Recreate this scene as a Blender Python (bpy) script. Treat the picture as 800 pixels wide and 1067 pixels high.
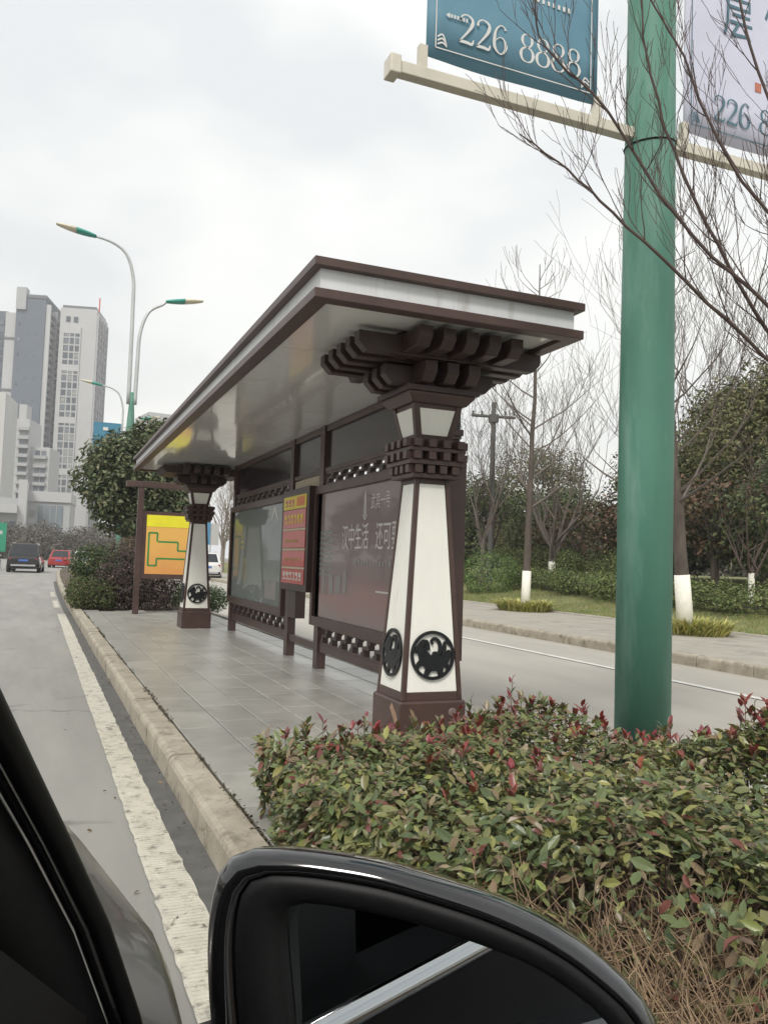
import bpy, math, random
import numpy as np
from mathutils import Vector, Matrix

S = bpy.context.scene
for o in list(bpy.data.objects): bpy.data.objects.remove(o)
COL = S.collection
R = math.radians

# ------------------------------------------------------------------ camera
cam = bpy.data.cameras.new('camera'); camo = bpy.data.objects.new('camera', cam); COL.objects.link(camo)
YAW, PITCH, ROLL = R(22.2), R(3.57), R(1.9)
fwd = Vector((math.sin(YAW)*math.cos(PITCH), math.cos(YAW)*math.cos(PITCH), math.sin(PITCH)))
r0 = Vector((math.cos(YAW), -math.sin(YAW), 0)); u0 = r0.cross(fwd)
rt = r0*math.cos(ROLL) + u0*math.sin(ROLL); up = -r0*math.sin(ROLL) + u0*math.cos(ROLL)
M = Matrix((rt, up, -fwd)).transposed().to_4x4(); M.translation = (0, 0, 1.3)
camo.matrix_world = M
cam.sensor_fit = 'VERTICAL'; cam.sensor_height = 36; cam.lens = 850/1067*36
cam.clip_start = 0.02; cam.clip_end = 3000
S.camera = camo

# ------------------------------------------------------------------ sky, sun, exposure
SUN_EL, SUN_AZ = R(48), R(215)       # behind the camera, over the left shoulder
w = bpy.data.worlds.new('World'); S.world = w; w.use_nodes = True
nt = w.node_tree; nt.nodes.clear()
out = nt.nodes.new('ShaderNodeOutputWorld'); bg = nt.nodes.new('ShaderNodeBackground')
sky = nt.nodes.new('ShaderNodeTexSky'); sky.sky_type = 'NISHITA'; sky.sun_disc = False
sky.sun_elevation = SUN_EL; sky.sun_rotation = SUN_AZ; sky.air_density = 2; sky.dust_density = 4
tc = nt.nodes.new('ShaderNodeTexCoord'); mp = nt.nodes.new('ShaderNodeMapping')
mp.inputs['Scale'].default_value = (1.0, 1.0, 2.0); mp.inputs['Location'].default_value = (3.1, 1.7, .4)
nz = nt.nodes.new('ShaderNodeTexNoise'); nz.inputs['Scale'].default_value = 2.6; nz.inputs['Detail'].default_value = 4; nz.inputs['Roughness'].default_value = .45
rp = nt.nodes.new('ShaderNodeValToRGB')
rp.color_ramp.elements[0].position = .40; rp.color_ramp.elements[0].color = (.53, .54, .545, 1)
rp.color_ramp.elements[1].position = .57; rp.color_ramp.elements[1].color = (.655, .655, .635, 1)
vm = nt.nodes.new('ShaderNodeVectorMath'); vm.operation = 'SCALE'; vm.inputs['Scale'].default_value = 10.0
mx = nt.nodes.new('ShaderNodeMix'); mx.data_type = 'RGBA'; mx.inputs[0].default_value = .93
L = nt.links.new
L(tc.outputs['Generated'], mp.inputs['Vector']); L(mp.outputs['Vector'], nz.inputs['Vector']); L(nz.outputs['Fac'], rp.inputs['Fac'])
L(rp.outputs['Color'], vm.inputs[0]); L(sky.outputs['Color'], mx.inputs[6]); L(vm.outputs['Vector'], mx.inputs[7])
L(mx.outputs[2], bg.inputs['Color']); bg.inputs['Strength'].default_value = .1; L(bg.outputs[0], out.inputs[0])

sun = bpy.data.lights.new('sun', 'SUN'); sun.energy = 1.5; sun.angle = R(14); sun.color = (1, .96, .9)
suno = bpy.data.objects.new('sun', sun); COL.objects.link(suno); suno.location = (-5, -8, 20)
sd = Vector((math.sin(SUN_AZ)*math.cos(SUN_EL), math.cos(SUN_AZ)*math.cos(SUN_EL), math.sin(SUN_EL)))
suno.rotation_euler = (-sd).to_track_quat('-Z', 'Y').to_euler()
S.view_settings.view_transform = 'Standard'; S.view_settings.look = 'None'; S.view_settings.gamma = 1
S.view_settings.use_curve_mapping = False; S.view_settings.exposure = 0.82
S.render.engine = 'CYCLES'

# ------------------------------------------------------------------ materials
MATS = {}
def mat(name, c, rough=.6, metal=0, var=.12, scale=6, bump=0, bscale=None, spec=.5, coat=0, c2=None, stretch=(1, 1, 1), detail=6, wear=None, wscale=3, wamt=.5, crack=0, cscale=1.2):
    """Principled material: base colour broken up by two noises, optional wear colour, optional fine relief."""
    if name in MATS: return MATS[name]
    m = bpy.data.materials.new(name); m.use_nodes = True; n = m.node_tree; b = n.nodes['Principled BSDF']; lk = n.links.new
    b.inputs['Roughness'].default_value = rough; b.inputs['Metallic'].default_value = metal
    b.inputs['Specular IOR Level'].default_value = spec; b.inputs['Coat Weight'].default_value = coat; b.inputs['Coat Roughness'].default_value = .04
    t = n.nodes.new('ShaderNodeNewGeometry'); mpp = n.nodes.new('ShaderNodeMapping'); mpp.inputs['Scale'].default_value = stretch
    lk(t.outputs['Position'], mpp.inputs['Vector'])
    a = n.nodes.new('ShaderNodeTexNoise'); a.inputs['Scale'].default_value = scale; a.inputs['Detail'].default_value = detail; a.inputs['Roughness'].default_value = .65
    lk(mpp.outputs[0], a.inputs['Vector'])
    rmp = n.nodes.new('ShaderNodeValToRGB'); e = rmp.color_ramp.elements
    lo = [max(0, x*(1-var)) for x in c]; hi = list(c2) if c2 else [min(1, x*(1+var)) for x in c]
    e[0].position = .3; e[0].color = (*lo, 1); e[1].position = .7; e[1].color = (*hi, 1)
    lk(a.outputs['Fac'], rmp.inputs['Fac']); colout = rmp.outputs['Color']
    if wear:
        w2 = n.nodes.new('ShaderNodeTexNoise'); w2.inputs['Scale'].default_value = wscale; w2.inputs['Detail'].default_value = 8; w2.inputs['Roughness'].default_value = .7
        lk(mpp.outputs[0], w2.inputs['Vector'])
        wr = n.nodes.new('ShaderNodeValToRGB'); wr.color_ramp.elements[0].position = 1-wamt; wr.color_ramp.elements[1].position = min(1, 1-wamt+.14)
        mm = n.nodes.new('ShaderNodeMix'); mm.data_type = 'RGBA'; mm.inputs[7].default_value = (*wear, 1)
        lk(w2.outputs['Fac'], wr.inputs['Fac']); lk(wr.outputs['Color'], mm.inputs[0]); lk(colout, mm.inputs[6]); colout = mm.outputs[2]
    if crack:
        dn = n.nodes.new('ShaderNodeTexNoise'); dn.inputs['Scale'].default_value = 3; dn.inputs['Detail'].default_value = 6; lk(t.outputs['Position'], dn.inputs['Vector'])
        vv = n.nodes.new('ShaderNodeMix'); vv.data_type = 'VECTOR'; vv.inputs[0].default_value = .28; lk(t.outputs['Position'], vv.inputs[4]); lk(dn.outputs['Color'], vv.inputs[5])
        vo = n.nodes.new('ShaderNodeTexVoronoi'); vo.feature = 'DISTANCE_TO_EDGE'; vo.inputs['Scale'].default_value = cscale; lk(vv.outputs[1], vo.inputs['Vector'])
        cr = n.nodes.new('ShaderNodeMapRange'); cr.inputs['From Min'].default_value = .003; cr.inputs['From Max'].default_value = .012; cr.inputs['To Min'].default_value = crack; cr.inputs['To Max'].default_value = 0
        gate = n.nodes.new('ShaderNodeMath'); gate.operation = 'MULTIPLY'; g2 = n.nodes.new('ShaderNodeValToRGB'); g2.color_ramp.elements[0].position = .45; g2.color_ramp.elements[1].position = .6
        lk(vo.outputs['Distance'], cr.inputs['Value']); lk(dn.outputs['Fac'], g2.inputs['Fac']); lk(cr.outputs[0], gate.inputs[0]); lk(g2.outputs['Color'], gate.inputs[1])
        cm = n.nodes.new('ShaderNodeMix'); cm.data_type = 'RGBA'; cm.inputs[7].default_value = (.06, .055, .045, 1); lk(gate.outputs[0], cm.inputs[0]); lk(colout, cm.inputs[6]); colout = cm.outputs[2]
    lk(colout, b.inputs['Base Color'])
    if bump:
        bn = n.nodes.new('ShaderNodeTexNoise'); bn.inputs['Scale'].default_value = bscale or scale*6; bn.inputs['Detail'].default_value = 5
        lk(mpp.outputs[0], bn.inputs['Vector'])
        bp = n.nodes.new('ShaderNodeBump'); bp.inputs['Strength'].default_value = bump; bp.inputs['Distance'].default_value = .01
        lk(bn.outputs['Fac'], bp.inputs['Height']); lk(bp.outputs['Normal'], b.inputs['Normal'])
    MATS[name] = m; return m

def leafmat(name, rough=.5, trans=.25):
    """Leaf material: the leaf's own colour from the mesh's colour attribute, a little light through the blade."""
    if name in MATS: return MATS[name]
    m = bpy.data.materials.new(name); m.use_nodes = True; n = m.node_tree; b = n.nodes['Principled BSDF']; lk = n.links.new
    at = n.nodes.new('ShaderNodeAttribute'); at.attribute_name = 'col'
    lk(at.outputs['Color'], b.inputs['Base Color']); b.inputs['Roughness'].default_value = rough; b.inputs['Specular IOR Level'].default_value = .4
    tr = n.nodes.new('ShaderNodeBsdfTranslucent'); lk(at.outputs['Color'], tr.inputs['Color'])
    ms = n.nodes.new('ShaderNodeMixShader'); ms.inputs[0].default_value = trans
    lk(b.outputs[0], ms.inputs[1]); lk(tr.outputs[0], ms.inputs[2]); lk(ms.outputs[0], n.nodes['Material Output'].inputs[0])
    MATS[name] = m; return m

BROWN = mat('brown_painted_metal', (.066, .037, .031), .42, 0, .25, 3, .06, 60, wear=(.12, .075, .06), wscale=5, wamt=.36)
DBROWN = mat('dark_brown_metal', (.040, .022, .019), .45, 0, .2, 4)
WHITE = mat('white_panel', (.80, .79, .73), .35, 0, .05, 3, stretch=(2, 2, .5), wear=(.60, .55, .44), wscale=2.6, wamt=.40)
FASCIA = mat('white_fascia', (.64, .655, .67), .4, 0, .06, 2, stretch=(3, 3, .3), wear=(.44, .43, .41), wscale=3, wamt=.42)
SOFFIT = mat('glossy_soffit_panel', (.82, .82, .80), .12, 0, .07, 1.2, .05, 3, coat=.5, wear=(.68, .66, .60), wscale=1.1, wamt=.42)
IRON = mat('black_cast_iron', (.012, .013, .015), .4, .3, .3, 30, .2, 80)
ASPH = mat('road_asphalt', (.262, .255, .235), .6, 0, .14, 1.1, .35, 420, c2=(.33, .318, .290), stretch=(1.4, .22, 1), wear=(.19, .182, .168), wscale=.8, wamt=.42, crack=.55, cscale=.55)
CONC = mat('concrete_road', (.375, .352, .308), .6, 0, .10, .8, .15, 120, c2=(.43, .405, .355), stretch=(1, .3, 1), wear=(.31, .295, .262), wscale=1.2, wamt=.4)
GUT = mat('gutter_asphalt', (.10, .098, .092), .75, 0, .25, 5, .5, 160, wear=(.17, .16, .14), wscale=9, wamt=.4)
LINE = mat('worn_road_paint', (.52, .495, .42), .65, 0, .14, 7, .35, 90, wear=(.22, .21, .18), wscale=15, wamt=.48, crack=.95, cscale=3.5)
WLINE = mat('white_road_paint', (.62, .61, .57), .7, 0, .1, 6, wear=(.33, .32, .29), wscale=7, wamt=.42)
KERB = mat('kerb_stone', (.33, .29, .225), .8, 0, .18, 5, .5, 70, c2=(.44, .395, .315), wear=(.17, .15, .11), wscale=6, wamt=.47, crack=.5, cscale=4)
MOSS = mat('joint_dirt', (.06, .055, .04), .95, 0, .4, 20, .6, 120)
PAVE = mat('kerbside_paving', (.34, .315, .27), .75, 0, .14, 2.2, .25, 80, wear=(.21, .20, .17), wscale=1.5, wamt=.45)
SLABS = [mat('granite_slab_%s' % k, c, .34, 0, .16, 3.0, .08, 60, c2=tuple(x*1.16 for x in c), spec=.5, wear=tuple(x*.72 for x in c), wscale=2.3, wamt=.42)
         for k, c in (('grey', (.318, .312, .282)), ('pale', (.338, .331, .298)), ('dark', (.296, .291, .264)))]
SOIL = mat('planting_soil', (.075, .055, .038), .95, 0, .35, 9, .8, 50, c2=(.14, .105, .07))
LAWN = mat('lawn_ground', (.165, .185, .060), .95, 0, .3, 1.3, .6, 60, c2=(.22, .22, .085), wear=(.28, .21, .12), wscale=.7, wamt=.42)
BARK = mat('tree_bark', (.085, .068, .055), .9, 0, .35, 8, .8, 40, stretch=(1, 1, .3))
TWIG = mat('twig_bark', (.085, .058, .050), .85, 0, .25, 12)
GTWIG = mat('grey_twig_bark', (.115, .095, .082), .85, 0, .25, 12)
DRY = mat('dry_stem', (.24, .165, .10), .85, 0, .45, 5)
LIME = mat('limewash', (.78, .76, .68), .9, 0, .08, 6, .4, 40, wear=(.55, .5, .4), wscale=5, wamt=.36)
POLEG = mat('green_pole_paint', (.078, .215, .158), .6, 0, .14, 2.0, .06, 40, stretch=(1.5, 1.5, .25), wear=(.145, .29, .235), wscale=3, wamt=.52)
CREAM = mat('cream_tube', (.58, .55, .46), .45, 0, .1, 5)
LEAF = leafmat('leaf_near', .33, .22); LEAFF = leafmat('leaf_far', .6, .2)
BLACKP = mat('black_gloss_paint', (.006, .006, .007), .10, 0, .2, 6, spec=.5, coat=.8)
SHEENP = mat('black_paint_sky_sheen', (.11, .105, .095), .36, .4, .2, 3, coat=.4)  # black car paint, base colour greyed to carry the sky's reflection
BLACKM = mat('black_matt_plastic', (.007, .007, .0075), .5, 0, .25, 200, .06, 1400, spec=.22)
CHROME = mat('chrome_strip', (.75, .75, .75), .08, 1, .03, 5)
RUBBER = mat('tyre_rubber', (.018, .018, .018), .8, 0, .2, 10)
GLASSD = mat('dark_window_glass', (.02, .024, .028), .06, 0, .2, 2, spec=.6)
MIRG = mat('mirror_glass', (.50, .53, .55), .012, 1, .02, 2)

# ------------------------------------------------------------------ mesh helpers
class G:
    def __init__(s): s.v = []; s.f = []
    def add(s, vs, fs):
        k = len(s.v); s.v += [tuple(p) for p in vs]; s.f += [tuple(i+k for i in f) for f in fs]; return s
    def box(s, x0, x1, y0, y1, z0, z1, c=0):
        """box; c>0 chamfers the four vertical edges and the top rim"""
        if not c:
            return s.add([(x0,y0,z0),(x1,y0,z0),(x1,y1,z0),(x0,y1,z0),(x0,y0,z1),(x1,y0,z1),(x1,y1,z1),(x0,y1,z1)],
                         [(0,3,2,1),(4,5,6,7),(0,1,5,4),(1,2,6,5),(2,3,7,6),(3,0,4,7)])
        vs = [(x0,y0,z0),(x1,y0,z0),(x1,y1,z0),(x0,y1,z0),(x0,y0,z1-c),(x1,y0,z1-c),(x1,y1,z1-c),(x0,y1,z1-c),
              (x0+c,y0+c,z1),(x1-c,y0+c,z1),(x1-c,y1-c,z1),(x0+c,y1-c,z1)]
        return s.add(vs, [(0,3,2,1),(0,1,5,4),(1,2,6,5),(2,3,7,6),(3,0,4,7),(4,5,9,8),(5,6,10,9),(6,7,11,10),(7,4,8,11),(8,9,10,11)])
    def loft(s, rings, caps=True, closed=True):
        n = len(rings[0]); k = len(s.v); s.v += [tuple(p) for r in rings for p in r]
        m = n if closed else n-1
        for i in range(len(rings)-1):
            for j in range(m):
                a, b = k+i*n+j, k+i*n+(j+1) % n
                s.f.append((a, b, b+n, a+n))
        if caps and closed: s.f.append(tuple(k+j for j in range(n))[::-1]); s.f.append(tuple(k+(len(rings)-1)*n+j for j in range(n)))
        return s
    def tube(s, pts, rad, n=8, caps=True):
        pts = [Vector(p) for p in pts]
        if not hasattr(rad, '__len__'): rad = [rad]*len(pts)
        rings = []; ref = None
        for i, p in enumerate(pts):
            d = (pts[min(i+1, len(pts)-1)] - pts[max(i-1, 0)]).normalized()
            if ref is None: ref = Vector((1, 0, 0)) if abs(d.x) < .8 else Vector((0, 1, 0))
            a = d.cross(ref).normalized(); ref = a.cross(d); b = a.cross(d)
            rings.append([p + (a*math.cos(t) + b*math.sin(t))*rad[i] for t in [2*math.pi*j/n for j in range(n)]])
        return s.loft(rings, caps)
    def lathe(s, prof, n=16, c=(0, 0)):
        return s.loft([[(c[0]+r*math.cos(2*math.pi*j/n), c[1]+r*math.sin(2*math.pi*j/n), z) for j in range(n)] for r, z in prof])
    def prism(s, poly, f0, f1):
        """poly 2D, f0/f1 map (a,b)->3D for the two caps"""
        return s.loft([[f0(*p) for p in poly], [f1(*p) for p in poly]])

def link(name, me, m, parent=None):
    o = bpy.data.objects.new(name, me); COL.objects.link(o)
    if m and not me.materials: me.materials.append(m)
    if parent: o.parent = parent
    return o
def build(g, name, m, parent=None, smooth=False, bevel=0):
    me = bpy.data.meshes.new(name); me.from_pydata(g.v, [], g.f); me.update()
    if smooth: me.polygons.foreach_set('use_smooth', [True]*len(me.polygons))
    o = link(name, me, m, parent)
    if bevel:
        b = o.modifiers.new('bevel', 'BEVEL'); b.width = bevel; b.segments = 2; b.limit_method = 'ANGLE'; b.angle_limit = R(40)
    return o
def box(name, m, parent, *a, c=0, bevel=0): return build(G().box(*a, c=c), name, m, parent, bevel=bevel)
def tag(o, label=None, cat=None, group=None, kind=None):
    for k, v in (('label', label), ('category', cat), ('group', group), ('kind', kind)):
        if v: o[k] = v
    return o
def empty(name, loc, label, cat, group=None, rz=0):
    o = bpy.data.objects.new(name, None); COL.objects.link(o); o.location = loc; o.rotation_euler.z = rz; o.empty_display_size = .2
    return tag(o, label, cat, group)
def struct(o): o['kind'] = 'structure'; return o
def copy_tree(o, parent=None):
    c = o.copy(); COL.objects.link(c); c.parent = parent
    for ch in o.children: copy_tree(ch, c)
    return c

# ---- leaf clouds (numpy)
def rot_frames(n, rng, upbias=.0, nrm=None, jit=1.0):
    """random unit leaf directions t and face normals"""
    nn = rng.normal(size=(n, 3)); nn[:, 2] = np.abs(nn[:, 2]) + upbias
    if nrm is not None: nn = nrm*1.0 + nn*jit
    nn /= np.linalg.norm(nn, axis=1)[:, None]
    t = rng.normal(size=(n, 3)); t -= (t*nn).sum(1)[:, None]*nn; t /= np.linalg.norm(t, axis=1)[:, None]
    return t, nn
LEAF6 = (np.array([[0, 0, 0], [.33, .20, .03], [.33, 0, -.02], [.33, -.20, .03], [.68, .17, .02], [.68, 0, -.04], [.68, -.17, .02], [1, 0, -.10]]),
         [(0, 2, 1), (0, 3, 2), (1, 2, 5, 4), (2, 3, 6, 5), (4, 5, 7), (5, 6, 7)])
LEAF4 = (np.array([[0, 0, 0], [.45, .24, .04], [1, 0, -.06], [.45, -.24, .04]]), [(0, 3, 2, 1)])
BLADE = (np.array([[0, .02, 0], [0, -.02, 0], [.5, -.018, 0], [.5, .018, 0], [1, 0, -.12]]), [(0, 1, 2, 3), (3, 2, 4)])
def leaves(name, pos, t, nn, size, col, m, parent=None, shape=LEAF4):
    """pos (n,3), t dir, nn normal, size (n,), col (n,3) -> one mesh"""
    P, F = shape; n = len(pos); k = len(P); b = np.cross(nn, t)
    V = pos[:, None, :] + size[:, None, None]*(P[None, :, 0:1]*t[:, None, :] + P[None, :, 1:2]*b[:, None, :] + P[None, :, 2:3]*nn[:, None, :])
    me = bpy.data.meshes.new(name); me.vertices.add(n*k); me.vertices.foreach_set('co', V.reshape(-1).astype(np.float32))
    tot = np.array([len(f) for f in F]); idx = np.concatenate([np.array(f) for f in F])
    loops = (idx[None, :] + (np.arange(n)*k)[:, None]).reshape(-1)
    st1 = np.concatenate([[0], np.cumsum(tot)[:-1]]); starts = (st1[None, :] + (np.arange(n)*tot.sum())[:, None]).reshape(-1)
    me.loops.add(len(loops)); me.loops.foreach_set('vertex_index', loops.astype(np.int32))
    me.polygons.add(len(starts)); me.polygons.foreach_set('loop_start', starts.astype(np.int32)); me.polygons.foreach_set('loop_total', np.tile(tot, n).astype(np.int32))
    me.update(calc_edges=True)
    ca = me.color_attributes.new('col', 'FLOAT_COLOR', 'POINT')
    cc = np.ones((n*k, 4), np.float32); cc[:, :3] = np.repeat(col, k, 0); ca.data.foreach_set('color', cc.reshape(-1))
    return link(name, me, m, parent)
def mixcols(n, rng, pal, jit=.22):
    pal = np.array([p[:3] for p in pal]), np.array([p[3] for p in pal], float)
    i = rng.choice(len(pal[0]), n, p=pal[1]/pal[1].sum())
    return pal[0][i]*(1 + rng.uniform(-jit, jit, (n, 1)))*(1+rng.uniform(-.08, .08, (n, 3)))
def clump_crown(name, clumps, per, size, pal, seed, parent, m=None, shape=LEAF4, shell=.55):
    """leaf-sized faces spread through several uneven clumps: clumps = [(cx,cy,cz,rx,ry,rz)]"""
    rng = np.random.default_rng(seed); P = []; N = []
    for c in clumps:
        vol = max(.05, (c[3]*c[4]*c[5])**(2/3)); n = int(per*vol)
        d = rng.normal(size=(n, 3)); d /= np.linalg.norm(d, axis=1)[:, None]
        rr = rng.uniform(shell, 1.08, n)**.8*(1+.18*np.sin(d[:, 0]*5+c[0])*np.sin(d[:, 1]*6+c[1])*np.sin(d[:, 2]*5))
        P.append(np.array(c[:3]) + d*rr[:, None]*np.array(c[3:])); N.append(d)
    P = np.concatenate(P); N = np.concatenate(N); n = len(P)
    t, nn = rot_frames(n, rng, .3, N, .8)
    return leaves(name, P, t, nn, rng.uniform(.6, 1.3, n)*size, mixcols(n, rng, pal), m or LEAFF, parent, shape)
def crown_clumps(cx, cy, cz, rx, ry, rz, n, seed, rel=.42):
    rnd = random.Random(seed); L_ = []
    for i in range(n):
        a = rnd.uniform(0, 6.283); h = rnd.uniform(-1, 1); q = math.sqrt(max(0, 1-h*h))*rnd.uniform(.45, .85)
        k = rel*rnd.uniform(.7, 1.25)
        L_.append((cx+rx*q*math.cos(a), cy+ry*q*math.sin(a), cz+rz*h*.78, rx*k, ry*k, rz*k*.9))
    return L_

# ---- bare branching
def grow(g, rnd, p, d, length, rad, depth, spread, segs=4, n=4, up=.15, minr=.004, kids=(2, 4), tips=None, wob=.12):
    pts = [Vector(p)]; rs = [rad]; d = Vector(d).normalized()
    for i in range(segs):
        d = (d + Vector((rnd.uniform(-1, 1), rnd.uniform(-1, 1), rnd.uniform(-.6, 1)))*wob + Vector((0, 0, up*.3))).normalized()
        pts.append(pts[-1] + d*length/segs); rs.append(max(minr, rad*(1-.62*(i+1)/segs)))
    g.tube(pts, rs, n if rad > .012 else 3, caps=False)
    if tips is not None and depth <= 1: tips += pts[1:]
    if depth <= 0: return
    for k in range(rnd.randint(*kids)):
        i = rnd.randint(1, segs) if k else segs
        ax = Vector((rnd.uniform(-1, 1), rnd.uniform(-1, 1), rnd.uniform(-.3, 1))).normalized()
        nd = (d*(1-spread) + ax*spread + Vector((0, 0, up))).normalized()
        grow(g, rnd, pts[i], nd, length*rnd.uniform(.55, .8), max(minr, rs[i]*.72), depth-1, spread, segs, n, up, minr, kids, tips, wob)

def textmesh(s, size, align='CENTER'):
    cu = bpy.data.curves.new('text', 'FONT'); cu.body = s; cu.size = size; cu.align_x = align; cu.align_y = 'CENTER'; cu.extrude = .001; cu.resolution_u = 2
    o = bpy.data.objects.new('text', cu); COL.objects.link(o)
    dg = bpy.context.evaluated_depsgraph_get(); me = bpy.data.meshes.new_from_object(o.evaluated_get(dg))
    bpy.data.objects.remove(o); return me
def text(name, s, size, m, parent, origin, xdir, ydir, align='CENTER', sx=1):
    me = textmesh(s, size, align); xd = Vector(xdir)*sx; yd = Vector(ydir); zd = Vector(xdir).cross(yd)
    mm = Matrix((xd, yd, zd)).transposed().to_4x4(); mm.translation = origin
    me.transform(mm); me.materials.clear(); return link(name, me, m, parent)

def stroke(g, pts, wd, f, depth=.002, sub=6):
    """variable-width pen stroke; pts [(a,b)], wd widths; f maps (a,b,h)->3D"""
    P = [];  W = []
    n = len(pts)
    for i in range(n-1):
        p0, p1, p2, p3 = pts[max(i-1, 0)], pts[i], pts[i+1], pts[min(i+2, n-1)]
        for k in range(sub):
            t = k/sub
            P.append(tuple(.5*((2*p1[c])+(-p0[c]+p2[c])*t+(2*p0[c]-5*p1[c]+4*p2[c]-p3[c])*t*t+(-p0[c]+3*p1[c]-3*p2[c]+p3[c])*t**3) for c in (0, 1)))
            W.append(wd[i]*(1-t)+wd[i+1]*t)
    P.append(pts[-1]); W.append(wd[-1])
    A = []; B = []
    for i, p in enumerate(P):
        q0, q1 = P[max(i-1, 0)], P[min(i+1, len(P)-1)]; dx, dy = q1[0]-q0[0], q1[1]-q0[1]; l = math.hypot(dx, dy) or 1
        A.append((p[0]-dy/l*W[i]/2, p[1]+dx/l*W[i]/2)); B.append((p[0]+dy/l*W[i]/2, p[1]-dx/l*W[i]/2))
    k = len(g.v); m_ = len(P)
    for lst, hh in ((A, depth), (B, depth), (A, 0), (B, 0)): g.v += [tuple(f(a, b, hh)) for a, b in lst]
    for i in range(m_-1):
        a = k+i
        g.f += [(a, a+m_, a+m_+1, a+1), (a+2*m_, a+2*m_+1, a+1, a), (a+m_, a+3*m_, a+3*m_+1, a+m_+1)]
# ================================================================== SETTING
def edge(X, Y):          # road edge: straight beside the stop, then bending to the right
    return X - .0135*(Y-5) + (.00046*(Y-20)**2 if Y > 20 else 0)
YS = [-30, -10, 0, 3, 6, 9, 12, 15, 18, 20, 24, 28, 33, 39, 46, 54, 63, 73, 84, 96, 110, 126, 145]
def strip(name, m, xa, xb, z, ys=YS, bend=True):
    g = G(); e = edge if bend else (lambda X, Y: X)
    for y in ys: g.v += [(e(xa, y) if xa > -10 else xa, y, z), (e(xb, y), y, z)]
    g.f = [(2*i, 2*i+1, 2*i+3, 2*i+2) for i in range(len(ys)-1)]
    return struct(build(g, name, m))
gr = G().add([(-900, -300, -.03), (900, -300, -.03), (900, 1500, -.03), (-900, 1500, -.03)], [(0, 1, 2, 3)])
struct(build(gr, 'ground', mat('open_ground', (.20, .185, .155), .9, 0, .2, .05)))
strip('road', ASPH, -12, .78, 0)
strip('service_road', CONC, 3.3, 8.45, -.006, [-30, 0, 10, 20, 40, 60, 90, 145], bend=False)
strip('gutter', GUT, .57, .74, .004, YS[:14])
# the ribbed edge line, in lengths with cracks between them
rng = random.Random(4); yy = 0.6; ln = None
g = G(); 
for y in np.arange(.4, 18.6, .07):
    g.v += [(edge(.418+rng.uniform(-.004, .004)+.002*math.sin(y*1.3), y), y, .008), (edge(.578+rng.uniform(-.005, .005)+.003*math.sin(y*.9), y), y, .008)]
g.f = [(2*i, 2*i+1, 2*i+3, 2*i+2) for i in range(len(g.v)//2-1)]
ln = struct(build(g, 'road_edge_line', LINE))
g = G()                                  # raised ribs across the near part of the line
y = 1.9
while y < 6.5:
    g.box(edge(.43, y), edge(.568, y), y, y+.012, .008, .0105); y += .026
rb = build(g, 'rib', LINE, ln); rb['kind'] = 'stuff'
g = G()
for y in (20.5, 25.5): g.add([(edge(.40, y), y, .008), (edge(.53, y), y, .008), (edge(.53, y+3), y+3, .008), (edge(.40, y+3), y+3, .008)], [(0, 1, 2, 3)])
struct(build(g, 'road_dash', LINE))
g = G().add([(6.97, -20, .002), (7.09, -20, .002), (7.09, 140, .002), (6.97, 140, .002)], [(0, 1, 2, 3)])
struct(build(g, 'service_road_line', WLINE))

# platform (bedding) with slabs and kerb stones
pl = G(); ys = list(np.arange(-3, 17.6, 1.0))
for y in ys: pl.v += [(edge(.80, y), y, .140), (3.26, y, .140)]
pl.f = [(2*i, 2*i+1, 2*i+3, 2*i+2) for i in range(len(ys)-1)]
plat = struct(build(pl, 'platform', MOSS))
rnd = random.Random(11)
SL, SW = .60, .298
sm = []
for k, m_ in enumerate(SLABS):
    for q in range(2):
        dz = [rnd.uniform(-.0012, .0012) for _ in range(4)]
        g = G().box(.004, SW-.004, .004, SL-.004, -.01, .010, c=.004)
        g.v = [(x, y, z+(dz[0]*(x/SW)+dz[1]*(y/SL) if z > 0 else 0)) for x, y, z in g.v]
        me = bpy.data.meshes.new('slab'); me.from_pydata(g.v, [], g.f); me.materials.append(m_); sm.append(me)
nsl = 0
for r in range(8):
    x = .875 + r*SW; y = 2.9 + (r*.37 % 1)*SL - .3
    while y < 17.2:
        if not (x > 1.3 and y < 3.4):
            o = link('slab', rnd.choice(sm), None, plat); o.location = (x-.0135*(y-5), y, .142+rnd.uniform(-.0012, .0012)); o.rotation_euler.z = .0135; nsl += 1
        y += SL
def kerbs(name, f, y0, y1, length, wd, h, m, parent=None, flip=1, z0=-.02):
    """kerb stones along x=f(y); chamfered on the road side (flip=1: road at -x)"""
    st = struct(empty(name, (0, 0, 0), None, None)) if parent is None else parent
    if parent is None: del st['kind']; st['kind'] = 'structure'
    y = y0; rn = random.Random(int(y0*10)+3)
    while y < y1-.02:
        l = min(length*rn.uniform(.96, 1.04), y1-y); j = rn.uniform(-.004, .004); dz = rn.uniform(-.006, .004); ga = .009
        prof = [(0, z0), (0, h-.035), (.008, h-.014), (.03, h), (wd, h), (wd, z0)]
        rings = [[(f(q)+flip*(a+j), q, b+(dz if b > 0 else 0)) for a, b in prof] for q in (y+ga, y+l-ga)]
        if flip < 0: rings = [r_[::-1] for r_ in rings]
        build(G().loft(rings), 'kerb_stone', m, st); y += l
    return st
kerbs('platform_kerb', lambda y: edge(.70, y), 1.0, 18.4, .98, .155, .157, KERB)
rgm = np.random.default_rng(3); n = 2600; ym = rgm.uniform(2.6, 17.5, n); cl_ = np.sin(ym*2.1)+np.sin(ym*5.3+1)+rgm.normal(size=n)*.6; ym = ym[cl_ > .1]; n = len(ym)
tm, nm_ = rot_frames(n, rgm, .6)
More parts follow.
